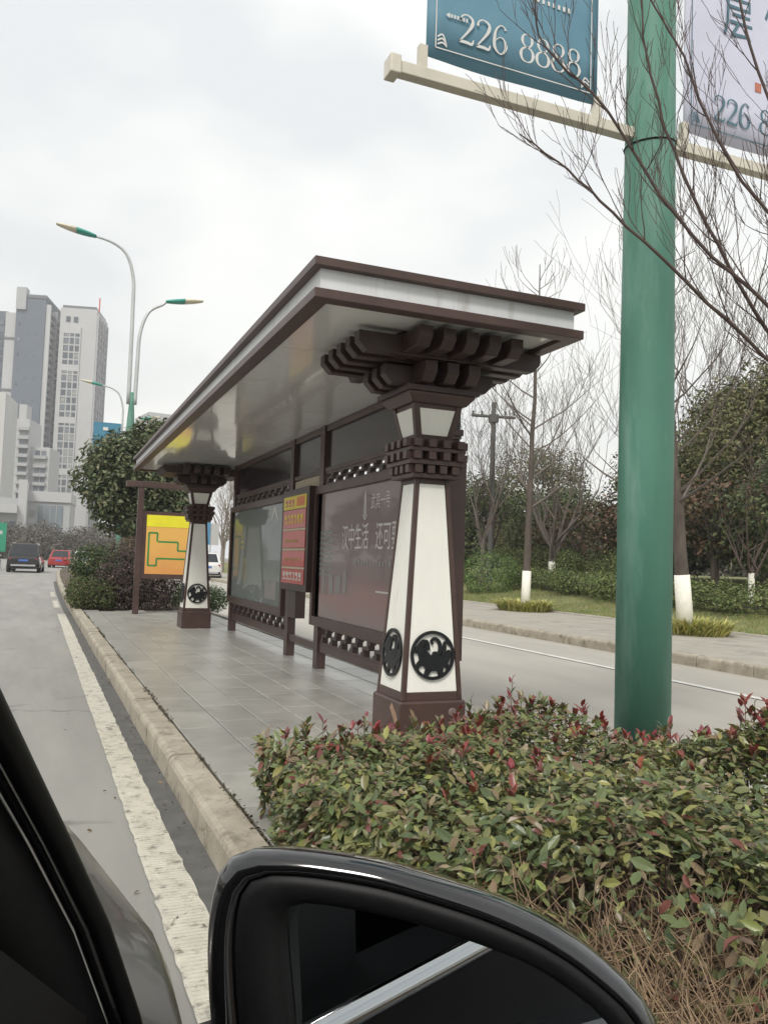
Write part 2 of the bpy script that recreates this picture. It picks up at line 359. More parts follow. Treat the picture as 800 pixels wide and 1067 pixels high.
tag(leaves('kerb_moss', np.stack([.862-.0135*(ym-5)+rgm.normal(size=n)*.010, ym, .150+rgm.uniform(0, .012, n)], 1), tm, nm_, rgm.uniform(.010, .030, n), mixcols(n, rgm, [(.07, .065, .035, 3), (.10, .08, .05, 2), (.16, .12, .07, 1)]), LEAFF), kind='stuff')
n = 260; tm, nm_ = rot_frames(n, rgm, 1.5); yl = rgm.uniform(1.5, 17, n)
tag(leaves('fallen_leaves', np.stack([.655-.0135*(yl-5)+rgm.normal(size=n)*.05*np.where(rgm.uniform(size=n) < .3, 6, 1), yl, .012+rgm.uniform(0, .006, n)], 1), tm, nm_, rgm.uniform(.012, .035, n), mixcols(n, rgm, [(.12, .085, .05, 3), (.20, .14, .08, 1)]), LEAFF), kind='stuff')
kerbs('platform_back_kerb', lambda y: 3.36, -1, 17.6, 1.0, .13, .15, PAVE, flip=-1)
kerbs('median_kerb', lambda y: edge(.70, y), 18.4, 60, 2.0, .15, .15, KERB)
kerbs('median_back_kerb', lambda y: 3.36, 17.6, 60, 2.5, .13, .15, PAVE, flip=-1)
kerbs('pavement_kerb', lambda y: 8.42, 4, 46, 1.0, .16, .15, KERB)
# median bed, planting bed, far pavement, lawn
g = G()
ys = [17.5, 20, 24, 28, 33, 39, 46, 54, 63]
for y in ys: g.v += [(edge(.83, y), y, .12), (3.25, y, .12)]
g.f = [(2*i, 2*i+1, 2*i+3, 2*i+2) for i in range(len(ys)-1)]
struct(build(g, 'median_bed', SOIL))
g = G(); ys = np.arange(-3, 3.5, .25); xs = np.arange(1.02, 3.25, .2)
for y in ys:
    for x in xs: g.v.append((x, y, .155+.03*math.sin(x*3)*math.sin(y*4)+rnd.uniform(0, .015)))
for i in range(len(ys)-1):
    for j in range(len(xs)-1): a = i*len(xs)+j; g.f.append((a, a+1, a+1+len(xs), a+len(xs)))
struct(build(g, 'planting_bed', SOIL))
struct(build(G().add([(8.5, -20, .145), (12.45, -20, .145), (12.45, 70, .145), (8.5, 70, .145)], [(0, 1, 2, 3)]), 'far_pavement', PAVE))
def lawnz(x): return .152+.12*min(max(x-12.42, 0), 8)
g = G(); xs = [12.42, 13, 14, 16, 20.4, 30, 60]; ys = list(np.arange(-10, 90, 4.))
for y in ys:
    for i, x in enumerate(xs): g.v.append((x, y, lawnz(x)+(0 if i == 0 else rnd.uniform(-.02, .02))))
for i in range(len(ys)-1):
    for j in range(len(xs)-1): a = i*len(xs)+j; g.f.append((a, a+1, a+1+len(xs), a+len(xs)))
struct(build(g, 'lawn', LAWN))
kerbs('lawn_edging', lambda y: 12.40, 6, 34, 1.0, .07, .185, PAVE)
# lawn grass: short blades
rg = np.random.default_rng(5); n = 26000
px = 12.5 + rg.uniform(0, 1, n)**1.4*7; py = rg.uniform(8, 34, n); pz = .14 + .12*np.minimum(px-12.42, 8)
keep = np.sin(px*1.7+py*.6)+np.sin(py*1.1-px*.4)+rg.normal(size=n)*.9 > -.8; px, py, pz = px[keep], py[keep], pz[keep]; n = len(px)
nn = rg.normal(size=(n, 3)); nn[:, 2] *= .2; nn /= np.linalg.norm(nn, axis=1)[:, None]
t = np.stack([rg.normal(size=n)*.5, rg.normal(size=n)*.5, np.ones(n)], 1); t -= (t*nn).sum(1)[:, None]*nn; t /= np.linalg.norm(t, axis=1)[:, None]
go = leaves('lawn_grass', np.stack([px, py, pz], 1), t, nn, rg.uniform(.05, .12, n), mixcols(n, rg, [(.16, .23, .055, 5), (.22, .23, .07, 3), (.29, .22, .11, 1.5)]), LEAFF, None, (BLADE[0]*np.array([1, 3, 1]), BLADE[1]))
tag(go, kind='stuff')

# ================================================================== BUS SHELTER
SH = empty('bus_shelter', (2.35, 9.3, .15), 'long bus shelter with flat roof on two tapered white columns and dark brown brackets', 'bus shelter')
def sp(o): o.matrix_parent_inverse = SH.matrix_basis.inverted(); return o     # keep world coordinates
SHI = Matrix.Translation((-2.35, -9.3, -.15))
def sbuild(g, name, m, parent=None, **k):
    if parent is None: g.v = [(x-2.35, y-9.3, z-.15) for x, y, z in g.v]
    return build(g, name, m, parent or SH, **k)
def sb(name, m, *a, **k): return sbuild(G().box(*a), name, m, None, **k)
XA, XB, YA, YB = 1.27, 3.04, 4.22, 14.6
# -- roof: rims, white fascias, soffit panels
def rim(name, m, z0, z1, o, wdt, bevel=.004):
    g = G()
    outr = [(XA-o, YA-o), (XB+o, YA-o), (XB+o, YB+o), (XA-o, YB+o)]; inn = [(XA+wdt, YA+wdt), (XB-wdt, YA+wdt), (XB-wdt, YB-wdt), (XA+wdt, YB-wdt)]
    g.v = [(x, y, z) for z in (z0, z1) for x, y in outr] + [(x, y, z) for z in (z0, z1) for x, y in inn]
    for i in range(4):
        j = (i+1) % 4
        g.f += [(i, j, j+4, i+4), (i+8, i+12, j+12, j+8), (i, i+8, j+8, j), (i+4, j+4, j+12, i+12)]
    return sbuild(g, name, m, bevel=bevel)
rim('lower_trim', BROWN, 2.745, 2.800, 0, .10)
rim('top_trim', BROWN, 2.925, 2.975, .005, .2)
FO = .045
sb('fascia', FASCIA, XA+FO, XB-FO, YA+FO, YA+FO+.03, 2.80, 2.925)
sb('fascia', FASCIA, XA+FO, XB-FO, YB-FO-.03, YB-FO, 2.80, 2.925)
y = YA+FO+.032
while y < YB-FO-.1:
    y2 = min(y+2.05, YB-FO-.032)
    for x in (XA+FO, XB-FO-.03): sb('fascia', FASCIA, x, x+.03, y, y2-.006, 2.80, 2.925)
    y = y2
sb('roof_deck', DBROWN, XA+.15, XB-.15, YA+.15, YB-.15, 2.955, 2.968)
ns = 9; dy = (YB-YA-.2)/ns
for i in range(ns):
    for (x0, x1) in ((XA+.10, 2.15), (2.15, XB-.10)):
        sb('soffit_panel', SOFFIT, x0+.002, x1-.002, YA+.1+i*dy+.0025, YA+.1+(i+1)*dy-.0025, 2.772, 2.79)
sb('soffit_backing', DBROWN, XA+.08, XB-.08, YA+.08, YB-.08, 2.791, 2.797)

# -- column
def hw(z): return .213 + (.122-.213)*(z-.43)/(1.86-.43)
def sq(h, z): return [(-h, -h, z), (h, -h, z), (h, h, z), (-h, h, z)]
def make_column():
    g = G().loft([sq(hw(.42)-.012, .42), sq(hw(1.87)-.012, 1.87)])
    col = build(g, 'column', BROWN, SH)                                  # the core carries its pieces
    build(G().loft([sq(.235, 0.15), sq(.235, .405), sq(.227, .42)]), 'base', BROWN, col, bevel=.006)
    def around(g, name, m, **k):
        o = build(g, name, m, col, **k)
        for q in (1, 2, 3):
            c = o.copy(); COL.objects.link(c); c.parent = col; c.rotation_euler.z = q*math.pi/2
            for ch in o.children: d = ch.copy(); COL.objects.link(d); d.parent = c
        return o
    F = lambda a, z, o: (a, -(hw(z)+o), z)
    st = .030
    def quad(z0, z1, a0, a1, o0, o1):      # a slab lying on the leaning face; a0/a1 functions of z
        r0_ = [F(a0(z0), z0, o0), F(a1(z0), z0, o0), F(a1(z1), z1, o0), F(a0(z1), z1, o0)]
        r1_ = [F(a0(z0), z0, o1), F(a1(z0), z0, o1), F(a1(z1), z1, o1), F(a0(z1), z1, o1)]
        return G().loft([r1_, r0_])
    around(quad(.475, 1.835, lambda z: -hw(z)+st+.002, lambda z: hw(z)-st-.002, -.012, -.004), 'white_panel', WHITE)
    around(quad(.421, .474, lambda z: -hw(z)+st, lambda z: hw(z)-st, -.012, .001), 'bottom_rail', BROWN)
    around(quad(1.837, 1.87, lambda z: -hw(z)+st, lambda z: hw(z)-st, -.012, .001), 'top_rail', BROWN)
    # corner stile: an L that follows the taper
    rings = []
    for z in (.421, 1.872):
        h = hw(z)+.003; rings.append([(-h, -h, z), (-h+st, -h, z), (-h+st, -h+.016, z), (-h+.016, -h+.016, z), (-h+.016, -h+st, z), (-h, -h+st, z)])
    around(G().loft(rings), 'corner_stile', BROWN, bevel=.003)
    # medallion: ring and a beast with curling tails
    zc = .71; rr = .148
    fm = lambda a, b, h_: F(a, zc+b, .001+h_)
    g = G()
    stroke(g, [(rr*math.cos(t_), rr*math.sin(t_)) for t_ in [2*math.pi*i/14 for i in range(15)]], [.02]*15, fm, .014, 4)
    stroke(g, [(-.085, .05), (-.06, -.01), (-.02, -.05), (.03, -.055), (.09, -.02), (.125, .03)], [.04, .085, .09, .09, .07, .02], fm, .011, 5)   # trunk of the body
    stroke(g, [(-.13, .02), (-.09, .055), (-.055, .075), (-.04, .03)], [.022, .04, .058, .04], fm, .012, 5)                                     # head
    stroke(g, [(.03, -.03), (.055, .03), (.045, .085), (.015, .108), (-.01, .09), (.0, .07)], [.05, .03, .024, .02, .017, .012], fm, .012, 5)  # tail curl
    stroke(g, [(.06, -.01), (.085, .04), (.085, .075), (.105, .085), (.115, .07)], [.035, .024, .02, .016, .012], fm, .012, 5)                # second curl
    stroke(g, [(-.06, -.03), (-.10, -.06), (-.115, -.09)], [.05, .034, .02], fm, .010, 4)
    stroke(g, [(-.01, -.07), (-.04, -.11), (-.05, -.14)], [.05, .036, .03], fm, .010, 4)
    stroke(g, [(.05, -.07), (.055, -.11), (.06, -.14)], [.05, .04, .03], fm, .010, 4)
    stroke(g, [(.08, -.03), (.10, -.07), (.12, -.085)], [.05, .034, .02], fm, .010, 4)
    stroke(g, [(.0, -.02), (.012, .012), (.035, .015)], [.03, .025, .01], fm, .013, 4)
    around(g, 'medallion', IRON)
    # collar: three plates with rows of small blocks between
    zz = 1.872
    for h, th in ((.175, .03), (.205, .032), (.205, .028)):
        build(G().loft([sq(h, zz), sq(h, zz+th)]), 'collar_plate', BROWN, col, bevel=.004); zz += th
        for i in range(4):
            a = (i-1.5)*.105*h/.205
            around(G().box(a-.026, a+.026, -h-.022, -h+.05, zz+.001, zz+.052), 'collar_block', BROWN)
        build(G().loft([sq(h-.055, zz), sq(h-.055, zz+.055)]), 'collar_core', DBROWN, col); zz += .055
    # lamp box flaring upwards (z 2.13 -> 2.36)
    z0, z1 = 2.127, 2.365; hl = lambda z: .128+(.178-.128)*(z-z0)/(z1-z0)
    build(G().loft([sq(hl(z0)-.008, z0), sq(hl(z1)-.008, z1)]), 'lamp_box', BROWN, col)
    FL = lambda a, z, o: (a, -(hl(z)+o), z)
    def lq(za, zb, ia, o0, o1):
        P_ = [(-hl(za)+ia, za), (hl(za)-ia, za), (hl(zb)-ia, zb), (-hl(zb)+ia, zb)]
        return G().loft([[FL(a, z, o1) for a, z in P_], [FL(a, z, o0) for a, z in P_]])
    around(lq(2.165, 2.335, .042, -.008, -.002), 'lamp_panel', WHITE)
    rings = []
    for z in (z0, z1):
        h = hl(z)+.002; rings.append([(-h, -h, z), (-h+.04, -h, z), (-h+.04, -h+.012, z), (-h+.012, -h+.012, z), (-h+.012, -h+.04, z), (-h, -h+.04, z)])
    around(G().loft(rings), 'lamp_stile', BROWN)
    # cap plates and the bracket sets: crossing beams with chamfered ends
    build(G().loft([sq(.20, 2.366), sq(.24, 2.415), sq(.24, 2.43)]), 'cap_plate', BROWN, col)
    build(G().loft([sq(.265, 2.431), sq(.265, 2.47)]), 'cap_plate', DBROWN, col, bevel=.004)
    def beam(off, half, wd, z0_, z1_, axis, name='bracket_beam'):
        c = (z1_-z0_)*.45; prof = [(-half+c, z0_), (half-c, z0_), (half, z0_+c), (half, z1_), (-half, z1_), (-half, z0_+c)]
        if axis == 'x': rings_ = [[(a, off+s_*wd/2, b) for a, b in prof] for s_ in (1, -1)]
        else: rings_ = [[(off+s_*wd/2, a, b) for a, b in prof] for s_ in (-1, 1)]
        return build(G().loft(rings_), name, DBROWN, col, bevel=.006)
    for i in (-1, 0, 1):
        beam(i*.155, .40, .085, 2.472, 2.598, 'x'); beam(i*.155, .39, .085, 2.479, 2.605, 'y')
    for i in (-2, -1, 0, 1, 2):
        beam(i*.172, .655, .088, 2.612, 2.735, 'x'); beam(i*.158, .645, .088, 2.622, 2.742, 'y')
    build(G().loft([sq(.36, 2.743), sq(.36, 2.771)]), 'bearing_plate', DBROWN, col)
    return col
c1 = make_column(); c1.location = (0, 5.04-9.3, -.15)
cc1 = c1
c2 = copy_tree(c1, SH); c2.location = (-.10, 13.56-9.3, -.15)

g = G().lathe([(.028, 0), (.028, .004), (.020, .008)], 14); g.v = [(x+.135, -.2352-z, y+.345) for x, y, z in g.v]
build(g, 'cover_cap', mat('cap_grey', (.16, .12, .11), .5), cc1)
g = G().add([(-.2362, -.10, .40), (-.2362, -.19, .33), (-.2362, -.21, .27), (-.2362, -.15, .28), (-.2362, -.07, .36)], [(0, 1, 2, 3, 4)])
build(g, 'paint_scuff', mat('scuffed_patch', (.30, .19, .13), .7, 0, .2, 30), cc1)
# -- rear frame
PX0, PX1 = 2.70, 2.80
for yc in (12.97, 9.64, 8.45): sb('post', BROWN, PX0, PX1, yc-.07, yc+.07, .15, 2.77, bevel=.004)
sb('end_post', BROWN, 2.49, 2.595, 5.20, 5.31, .15, 2.43, bevel=.004)
sb('bottom_rail', BROWN, 2.72, 2.78, 5.32, 12.90, .335, .415)
for n_, z0, z1 in (('header_rail', 2.255, 2.30), ('header_rail', 2.70, 2.765)):
    for ya, yb in ((5.32, 8.38), (8.52, 9.57), (9.71, 12.90)): sb(n_, BROWN, 2.715, 2.785, ya, yb, z0, z1)
UP = mat('smoked_header_panel', (.030, .024, .026), .16, 0, .15, 1.5, spec=.5)
for ya, yb in ((5.32, 8.38), (8.52, 9.57), (9.71, 12.90)): sb('header_panel', UP, 2.742, 2.758, ya, yb, 2.302, 2.698)
sb('timber_plate', mat('pale_timber', (.42, .36, .27), .7, 0, .2, 8), 2.73, 2.76, 8.53, 9.56, 2.12, 2.24)

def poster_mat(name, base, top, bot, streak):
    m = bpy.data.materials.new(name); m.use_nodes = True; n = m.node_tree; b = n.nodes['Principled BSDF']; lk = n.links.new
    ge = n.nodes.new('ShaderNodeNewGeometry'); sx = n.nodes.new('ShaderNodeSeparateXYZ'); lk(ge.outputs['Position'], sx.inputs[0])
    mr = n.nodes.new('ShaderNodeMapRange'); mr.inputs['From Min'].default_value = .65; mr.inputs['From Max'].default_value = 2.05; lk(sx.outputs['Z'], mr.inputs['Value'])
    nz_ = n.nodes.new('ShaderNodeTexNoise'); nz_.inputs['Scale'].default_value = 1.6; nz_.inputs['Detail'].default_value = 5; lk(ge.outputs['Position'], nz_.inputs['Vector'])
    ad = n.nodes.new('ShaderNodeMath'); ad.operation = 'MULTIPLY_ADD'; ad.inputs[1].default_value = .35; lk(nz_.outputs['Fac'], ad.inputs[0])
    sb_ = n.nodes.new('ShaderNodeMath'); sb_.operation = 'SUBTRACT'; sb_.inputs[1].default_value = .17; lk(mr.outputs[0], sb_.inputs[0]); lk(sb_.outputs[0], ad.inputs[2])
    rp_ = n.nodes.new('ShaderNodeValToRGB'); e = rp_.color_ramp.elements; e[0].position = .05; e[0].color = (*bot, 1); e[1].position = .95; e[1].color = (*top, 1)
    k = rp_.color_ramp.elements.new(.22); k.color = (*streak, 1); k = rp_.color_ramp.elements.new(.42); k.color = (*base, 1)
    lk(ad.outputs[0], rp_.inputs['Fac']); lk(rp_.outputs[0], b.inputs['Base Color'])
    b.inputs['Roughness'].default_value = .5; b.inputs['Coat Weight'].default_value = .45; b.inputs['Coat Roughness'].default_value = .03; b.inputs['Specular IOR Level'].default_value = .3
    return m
PA = poster_mat('teal_poster_print', (.13, .155, .145), (.115, .135, .128), (.18, .205, .195), (.15, .175, .165))
PB = poster_mat('brown_print_with_reflection', (.20, .150, .145), (.18, .130, .127), (.25, .19, .18), (.27, .15, .14))  # low reddish band is a reflection of cars painted into the colour
INK = mat('white_print', (.55, .53, .50), .6, 0, .05, 5); PALE = mat('pale_print', (.25, .235, .225), .6, 0, .1, 5)
TEALI = mat('teal_print', (.24, .30, .28), .6, 0, .1, 5); YEL = mat('yellow_print', (.60, .48, .05), .5, 0, .05, 5)
REDI = mat('red_print', (.42, .045, .035), .45, 0, .12, 4, coat=.3); GOLD = mat('gold_print', (.35, .28, .08), .6, 0, .1, 5)
def advert(ya, yb, pm, name):
    z0, z1 = .605, 2.105; fr = .085; g = G()
    for a in ((ya, ya+fr, z0, z1), (yb-fr, yb, z0, z1), (ya+fr, yb-fr, z0, z0+.10), (ya+fr, yb-fr, z1-fr, z1)): g.box(2.665, 2.825, *a)
    fo = sbuild(g, 'advert_box', BROWN, bevel=.004)
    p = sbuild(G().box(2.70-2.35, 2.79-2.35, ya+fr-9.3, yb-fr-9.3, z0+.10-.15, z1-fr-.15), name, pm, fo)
    return fo
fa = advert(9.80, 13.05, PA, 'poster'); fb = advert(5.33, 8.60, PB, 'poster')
def on_poster(y, z): return (2.6985-2.35, y-9.3, z-.15)
XD, YD = (0, -1, 0), (0, 0, 1)
text('lettering', '汉中生活', .27, INK, fb, on_poster(7.33, 1.52), XD, YD, sx=.68)
text('lettering', '还可要', .27, INK, fb, on_poster(6.52, 1.52), XD, YD, sx=.68)
text('lettering', '武宾一号', .16, INK, fb, on_poster(6.70, 1.845), XD, YD, sx=.72)
def pm_(a, b, h): return (2.6995-2.35-h, -a-9.3, b-.15)
g = G()
for dx in (-.03, 0, .03): stroke(g, [(-7.08+dx, 1.72), (-7.08+dx*.6, 1.88), (-7.08, 1.99)], [.012, .014, .004], pm_, .001, 3)
stroke(g, [(-7.13, 1.74), (-7.08, 1.70), (-7.03, 1.74)], [.014]*3, pm_, .001, 3); sbuild(g, 'tower_logo', INK, fb)
g = G()
for i in range(9):
    zq = 1.60-i*.055
    stroke(g, [(-8.40+j*.05, zq+(.012 if j % 2 else -.012)) for j in range(9)], [.012]*9, pm_, .001, 3)
sbuild(g, 'wave_print', TEALI, fb)
g = G()
for i in range(16): a = -7.25+i*.075; g.box(2.697-2.35, 2.6992-2.35, -a-9.3, -a-9.3+.05*(.6+.4*((i*7) % 3)/2), 1.265-.15, 1.305-.15+.012*((i*5) % 3))
sbuild(g, 'small_print', PALE, fb)['kind'] = 'stuff'
g = G()
for (a, b, wd_, ht) in ((-8.30, .95, .10, .26), (-8.15, .95, .03, .30), (-8.05, .96, .12, .2), (-7.85, .98, .16, .17), (-7.62, .99, .10, .22)): g.box(2.697-2.35, 2.6992-2.35, -a-9.3-wd_, -a-9.3, b-.15, b+ht-.15)
sbuild(g, 'skyline_print', PALE, fb)
sbuild(G().box(2.697-2.35, 2.6993-2.35, 5.9-9.3, 6.75-9.3, 1.035-.15, 1.05-.15), 'rule_print', INK, fb)
# left poster: bottle-like emblem, pale patch, small tree mark
g = G()
stroke(g, [(-12.05, .95), (-12.09, 1.12), (-12.0, 1.30), (-11.91, 1.12), (-11.95, .95)], [.03]*5, pm_, .001, 5); sbuild(g, 'emblem_print', GOLD, fa)
g = G()
for i, zq in enumerate((1.45, 1.53, 1.61)): stroke(g, [(-12.3, zq), (-12.15, zq+.03)], [.05, .03], pm_, .001, 3)
sbuild(g, 'caption_print', GOLD, fa)
sbuild(G().box(2.697-2.35, 2.6993-2.35, 10.15-9.3, 10.75-9.3, .78-.15, 1.02-.15), 'pale_block_print', PALE, fa)
g = G(); stroke(g, [(-10.55, 1.80), (-10.45, 1.90), (-10.38, 1.96), (-10.31, 1.90), (-10.2, 1.80)], [.02, .05, .07, .05, .02], pm_, .001, 4); sbuild(g, 'tree_logo', INK, fa)

# frets: alternating hooked blocks above and below the advert boxes
def frets(ya, yb, z0, z1):
    sbuild(G().box(2.722, 2.778, ya, yb, z1-.022, z1), 'fret_rail', BROWN); sbuild(G().box(2.722, 2.778, ya, yb, z0, z0+.022), 'fret_rail', BROWN)
    n_ = int((yb-ya)/.30); d = (yb-ya)/n_; base = None
    for i in range(n_):
        if base is None:
            h = z1-z0-.046; g = G()
            g.box(-.03, .03, -.085, -.03, h*.42, h); g.box(-.03, .03, -.03, .03, h*.42, h*.62)
            g.box(-.03, .03, .03, .085, 0, h*.62); g.box(-.03, .03, .085, .12, h*.0, h*.22); g.box(-.03, .03, -.12, -.085, h*.8, h)
            base = build(g, 'fret', DBROWN, SH); o = base
        else: o = base.copy(); COL.objects.link(o)
        o.parent = SH; o.location = (2.75-2.35, ya+d*(i+.5)-9.3, z0+.023-.15)
for ya, yb in ((5.34, 8.37), (9.72, 12.89)):
    frets(ya, yb, 2.107, 2.253); frets(ya, yb, .417, .603)

# route board between the middle posts
RB = G().box(2.605, 2.695, 8.56, 9.64, .95, 2.12)
rbo = sbuild(RB, 'route_board', DBROWN, bevel=.006)
RX0, RX1 = 2.597-2.35, 2.6045-2.35
def rband(name, m, z0, z1, ya=8.64, yb=9.56, x0=RX0): return build(G().box(x0, RX1, ya-9.3, yb-9.3, z0-.15, z1-.15), name, m, rbo)
rband('heading_band', YEL, 1.885, 2.04)
rows = [(1.665, 1.875), (1.44, 1.635), (1.225, 1.405), (1.03, 1.195)]
for z0, z1 in rows: rband('red_band', REDI, z0, z1)
for z in (1.635, 1.405, 1.195): rband('pale_band', mat('cream_print', (.5, .42, .3), .5), z+.004, z+.026)
rband('heading_block', mat('orange_print', (.55, .16, .03), .5), 1.915, 2.02, 8.70, 9.0, RX0-.002)
def marks(z, hgt, ya, yb, n_, m):
    g = G(); rr_ = random.Random(int(z*100)); d = (yb-ya)/n_
    for i in range(n_):
        y0_ = ya+i*d-9.3; g.box(RX0-.003, RX0-.0005, y0_+d*.12, y0_+d*.3, z-.15, z+hgt-.15)
        g.box(RX0-.003, RX0-.0005, y0_+d*.36, y0_+d*.82, z-.15+hgt*rr_.uniform(.3, .8), z-.15+hgt)
        g.box(RX0-.003, RX0-.0005, y0_+d*.40, y0_+d*.78, z-.15, z-.15+hgt*.2)
    build(g, 'small_print', m, rbo)['kind'] = 'stuff'
marks(1.72, .10, 8.72, 9.5, 6, YEL); marks(1.92, .08, 9.1, 9.5, 3, REDI); marks(1.07, .09, 8.72, 9.5, 6, INK); marks(1.50, .035, 8.9, 9.45, 7, GOLD); marks(1.29, .03, 8.8, 9.45, 8, GOLD)
sbuild(G().box(2.69, 2.81, 9.23, 9.56, .62, .95), 'control_box', DBROWN)

# ================================================================== MAP SIGN beyond the shelter
MS = empty('map_sign', (2.1, 16.55, .15), 'yellow and orange map board with green route outline in brown post frame', 'sign')
def mb(name, m, x0, x1, y0, y1, z0, z1, p=None, **k): return build(G().box(x0-2.1, x1-2.1, y0-16.55, y1-16.55, z0-.15, z1-.15), name, m, p or MS, **k)
mb('post', BROWN, 1.56, 1.67, 16.5, 16.61, .15, 2.62, bevel=.006); mb('post', BROWN, 2.66, 2.77, 16.5, 16.61, .15, 2.62, bevel=.006)
mb('crossbeam', BROWN, 1.33, 3.0, 16.49, 16.62, 2.622, 2.74, bevel=.006)
mb('board_frame', BROWN, 1.671, 2.659, 16.515, 16.60, .84, 2.16)
mo = bpy.data.materials.new('map_print'); mo.use_nodes = True; n_ = mo.node_tree; b_ = n_.nodes['Principled BSDF']; ge = n_.nodes.new('ShaderNodeNewGeometry'); sx = n_.nodes.new('ShaderNodeSeparateXYZ')
mr = n_.nodes.new('ShaderNodeMapRange'); mr.inputs['From Min'].default_value = .93; mr.inputs['From Max'].default_value = 1.88
rp_ = n_.nodes.new('ShaderNodeValToRGB'); rp_.color_ramp.elements[0].color = (.62, .25, .075, 1); rp_.color_ramp.elements[1].color = (.70, .40, .10, 1)
nz_ = n_.nodes.new('ShaderNodeTexNoise'); nz_.inputs['Scale'].default_value = 5
ad = n_.nodes.new('ShaderNodeMath'); ad.operation = 'MULTIPLY_ADD'; ad.inputs[1].default_value = .5
n_.links.new(ge.outputs['Position'], sx.inputs[0]); n_.links.new(ge.outputs['Position'], nz_.inputs['Vector']); n_.links.new(sx.outputs['Z'], mr.inputs['Value'])
n_.links.new(nz_.outputs['Fac'], ad.inputs[0]); n_.links.new(mr.outputs[0], ad.inputs[2]); n_.links.new(ad.outputs[0], rp_.inputs['Fac']); n_.links.new(rp_.outputs[0], b_.inputs['Base Color']); b_.inputs['Roughness'].default_value = .4
bd = mb('map_board', mo, 1.745, 2.60, 16.508, 16.514, .935, 2.09)
mb('heading_band', mat('yellow_heading', (.72, .66, .03), .4, 0, .08, 4), 1.745, 2.60, 16.503, 16.507, 1.86, 2.09, bd)
g = G(); fm2 = lambda a, b, h: (a-2.1, 16.507-16.55-h, b-.15)
for pts in ([(1.80, 1.10), (1.80, 1.74)], [(1.80, 1.74), (1.96, 1.74)], [(1.96, 1.74), (1.96, 1.57)], [(1.98, 1.57), (2.36, 1.57)], [(2.36, 1.57), (2.36, 1.40)], [(2.36, 1.40), (2.55, 1.40)],
            [(1.80, 1.10), (1.96, 1.10)], [(1.96, 1.10), (1.96, 1.24)], [(1.96, 1.24), (2.5, 1.24)]): stroke(g, pts, [.032, .032], fm2, .003, 2)
build(g, 'route_outline', mat('green_print', (.02, .22, .05), .5), bd)
g = G()
for i in range(7): a = 2.02+i*.075; stroke(g, [(a, 1.17), (a+.03, 1.04), (a+.06, 1.17)], [.012]*3, fm2, .002, 3)
build(g, 'pale_pattern', mat('orange_pattern', (.68, .36, .12), .5), bd)

# ================================================================== LAMP POSTS
def lamp_head(g_body, g_tip, p, d):
    """leaf-shaped luminaire from p outwards along d (unit, x axis sign)"""
    for g, a, b in ((g_body, 0, .5), (g_tip, .5, 1.0)):
        rings = []
        for i in range(6):
            t = a+(b-a)*i/5; x = t*1.25; rr_ = .20*math.sin(math.pi*min(1, .12+t*.80))**.65
            rings.append([(p[0]+d*x, p[1]+rr_*math.cos(q), p[2]+x*.16+.45*rr_*math.sin(q)) for q in [2*math.pi*j/10 for j in range(10)]])
        g.loft(rings)
LGREY = mat('lamp_tube_grey', (.48, .50, .50), .45, .2, .1, 4); LTEAL = mat('lamp_teal', (.05, .32, .26), .4); LGLASS = mat('lamp_lens', (.62, .58, .45), .25)
BLUEB = mat('blue_banner', (.055, .16, .22), .6, 0, .10, 2.5, c2=(.07, .19, .25)); 
def lamp_post(loc, label, near=False, banner=None, lilac=None):
    t = empty('lamp_post', loc, label, 'lamp post', 'green lamp posts along the median')
    r = .154
    build(G().lathe([(r, -loc[2]+.1), (r*1.0, 2.0), (r*.94, 3.5), (r*.85, 5.5), (r*.55, 6.2), (r*.5, 6.6)], 24), 'pole', POLEG, t, smooth=True)
    for side, h, rch in ((-1, 11.7, 1.4), (1, 9.85, .95)):
        pts = [(side*.1, 0, 6.2), (side*.12, 0, h-2.2), (side*.16, 0, h-1.2), (side*.4, 0, h-.45), (side*.85, 0, h-.12), (side*rch, 0, h)]
        fine = []
        for i in range(len(pts)-1):
            p0, p1, p2, p3 = [Vector(pts[min(max(i+k, 0), len(pts)-1)]) for k in (-1, 0, 1, 2)]
            for j in range(5):
                q = j/5; fine.append(.5*((2*p1)+(p2-p0)*q+(2*p0-5*p1+4*p2-p3)*q*q+(3*p1-p0-3*p2+p3)*q**3))
        fine.append(Vector(pts[-1]))
        arm = build(G().tube(fine, [.07-.03*i/(len(fine)-1) for i in range(len(fine))], 8), 'arm', LGREY, t, smooth=True)
        ga, gb = G(), G(); lamp_head(ga, gb, (side*rch, 0, h), side)
        build(ga, 'lamp_housing', LTEAL, arm, smooth=True); build(gb, 'lamp_lens', LGLASS, arm, smooth=True)
    return t
lp1 = lamp_post((3.15, 3.76, .15), 'thick green lamp post standing in the near hedge, carrying two banners')
lp2 = lamp_post((2.30, 28.3, .12), 'twin-arm lamp post rising behind the dark evergreen tree')
lp3 = lamp_post((3.95, 53, 0), 'farthest lamp post, small, with a blue banner beside the evergreen tree')
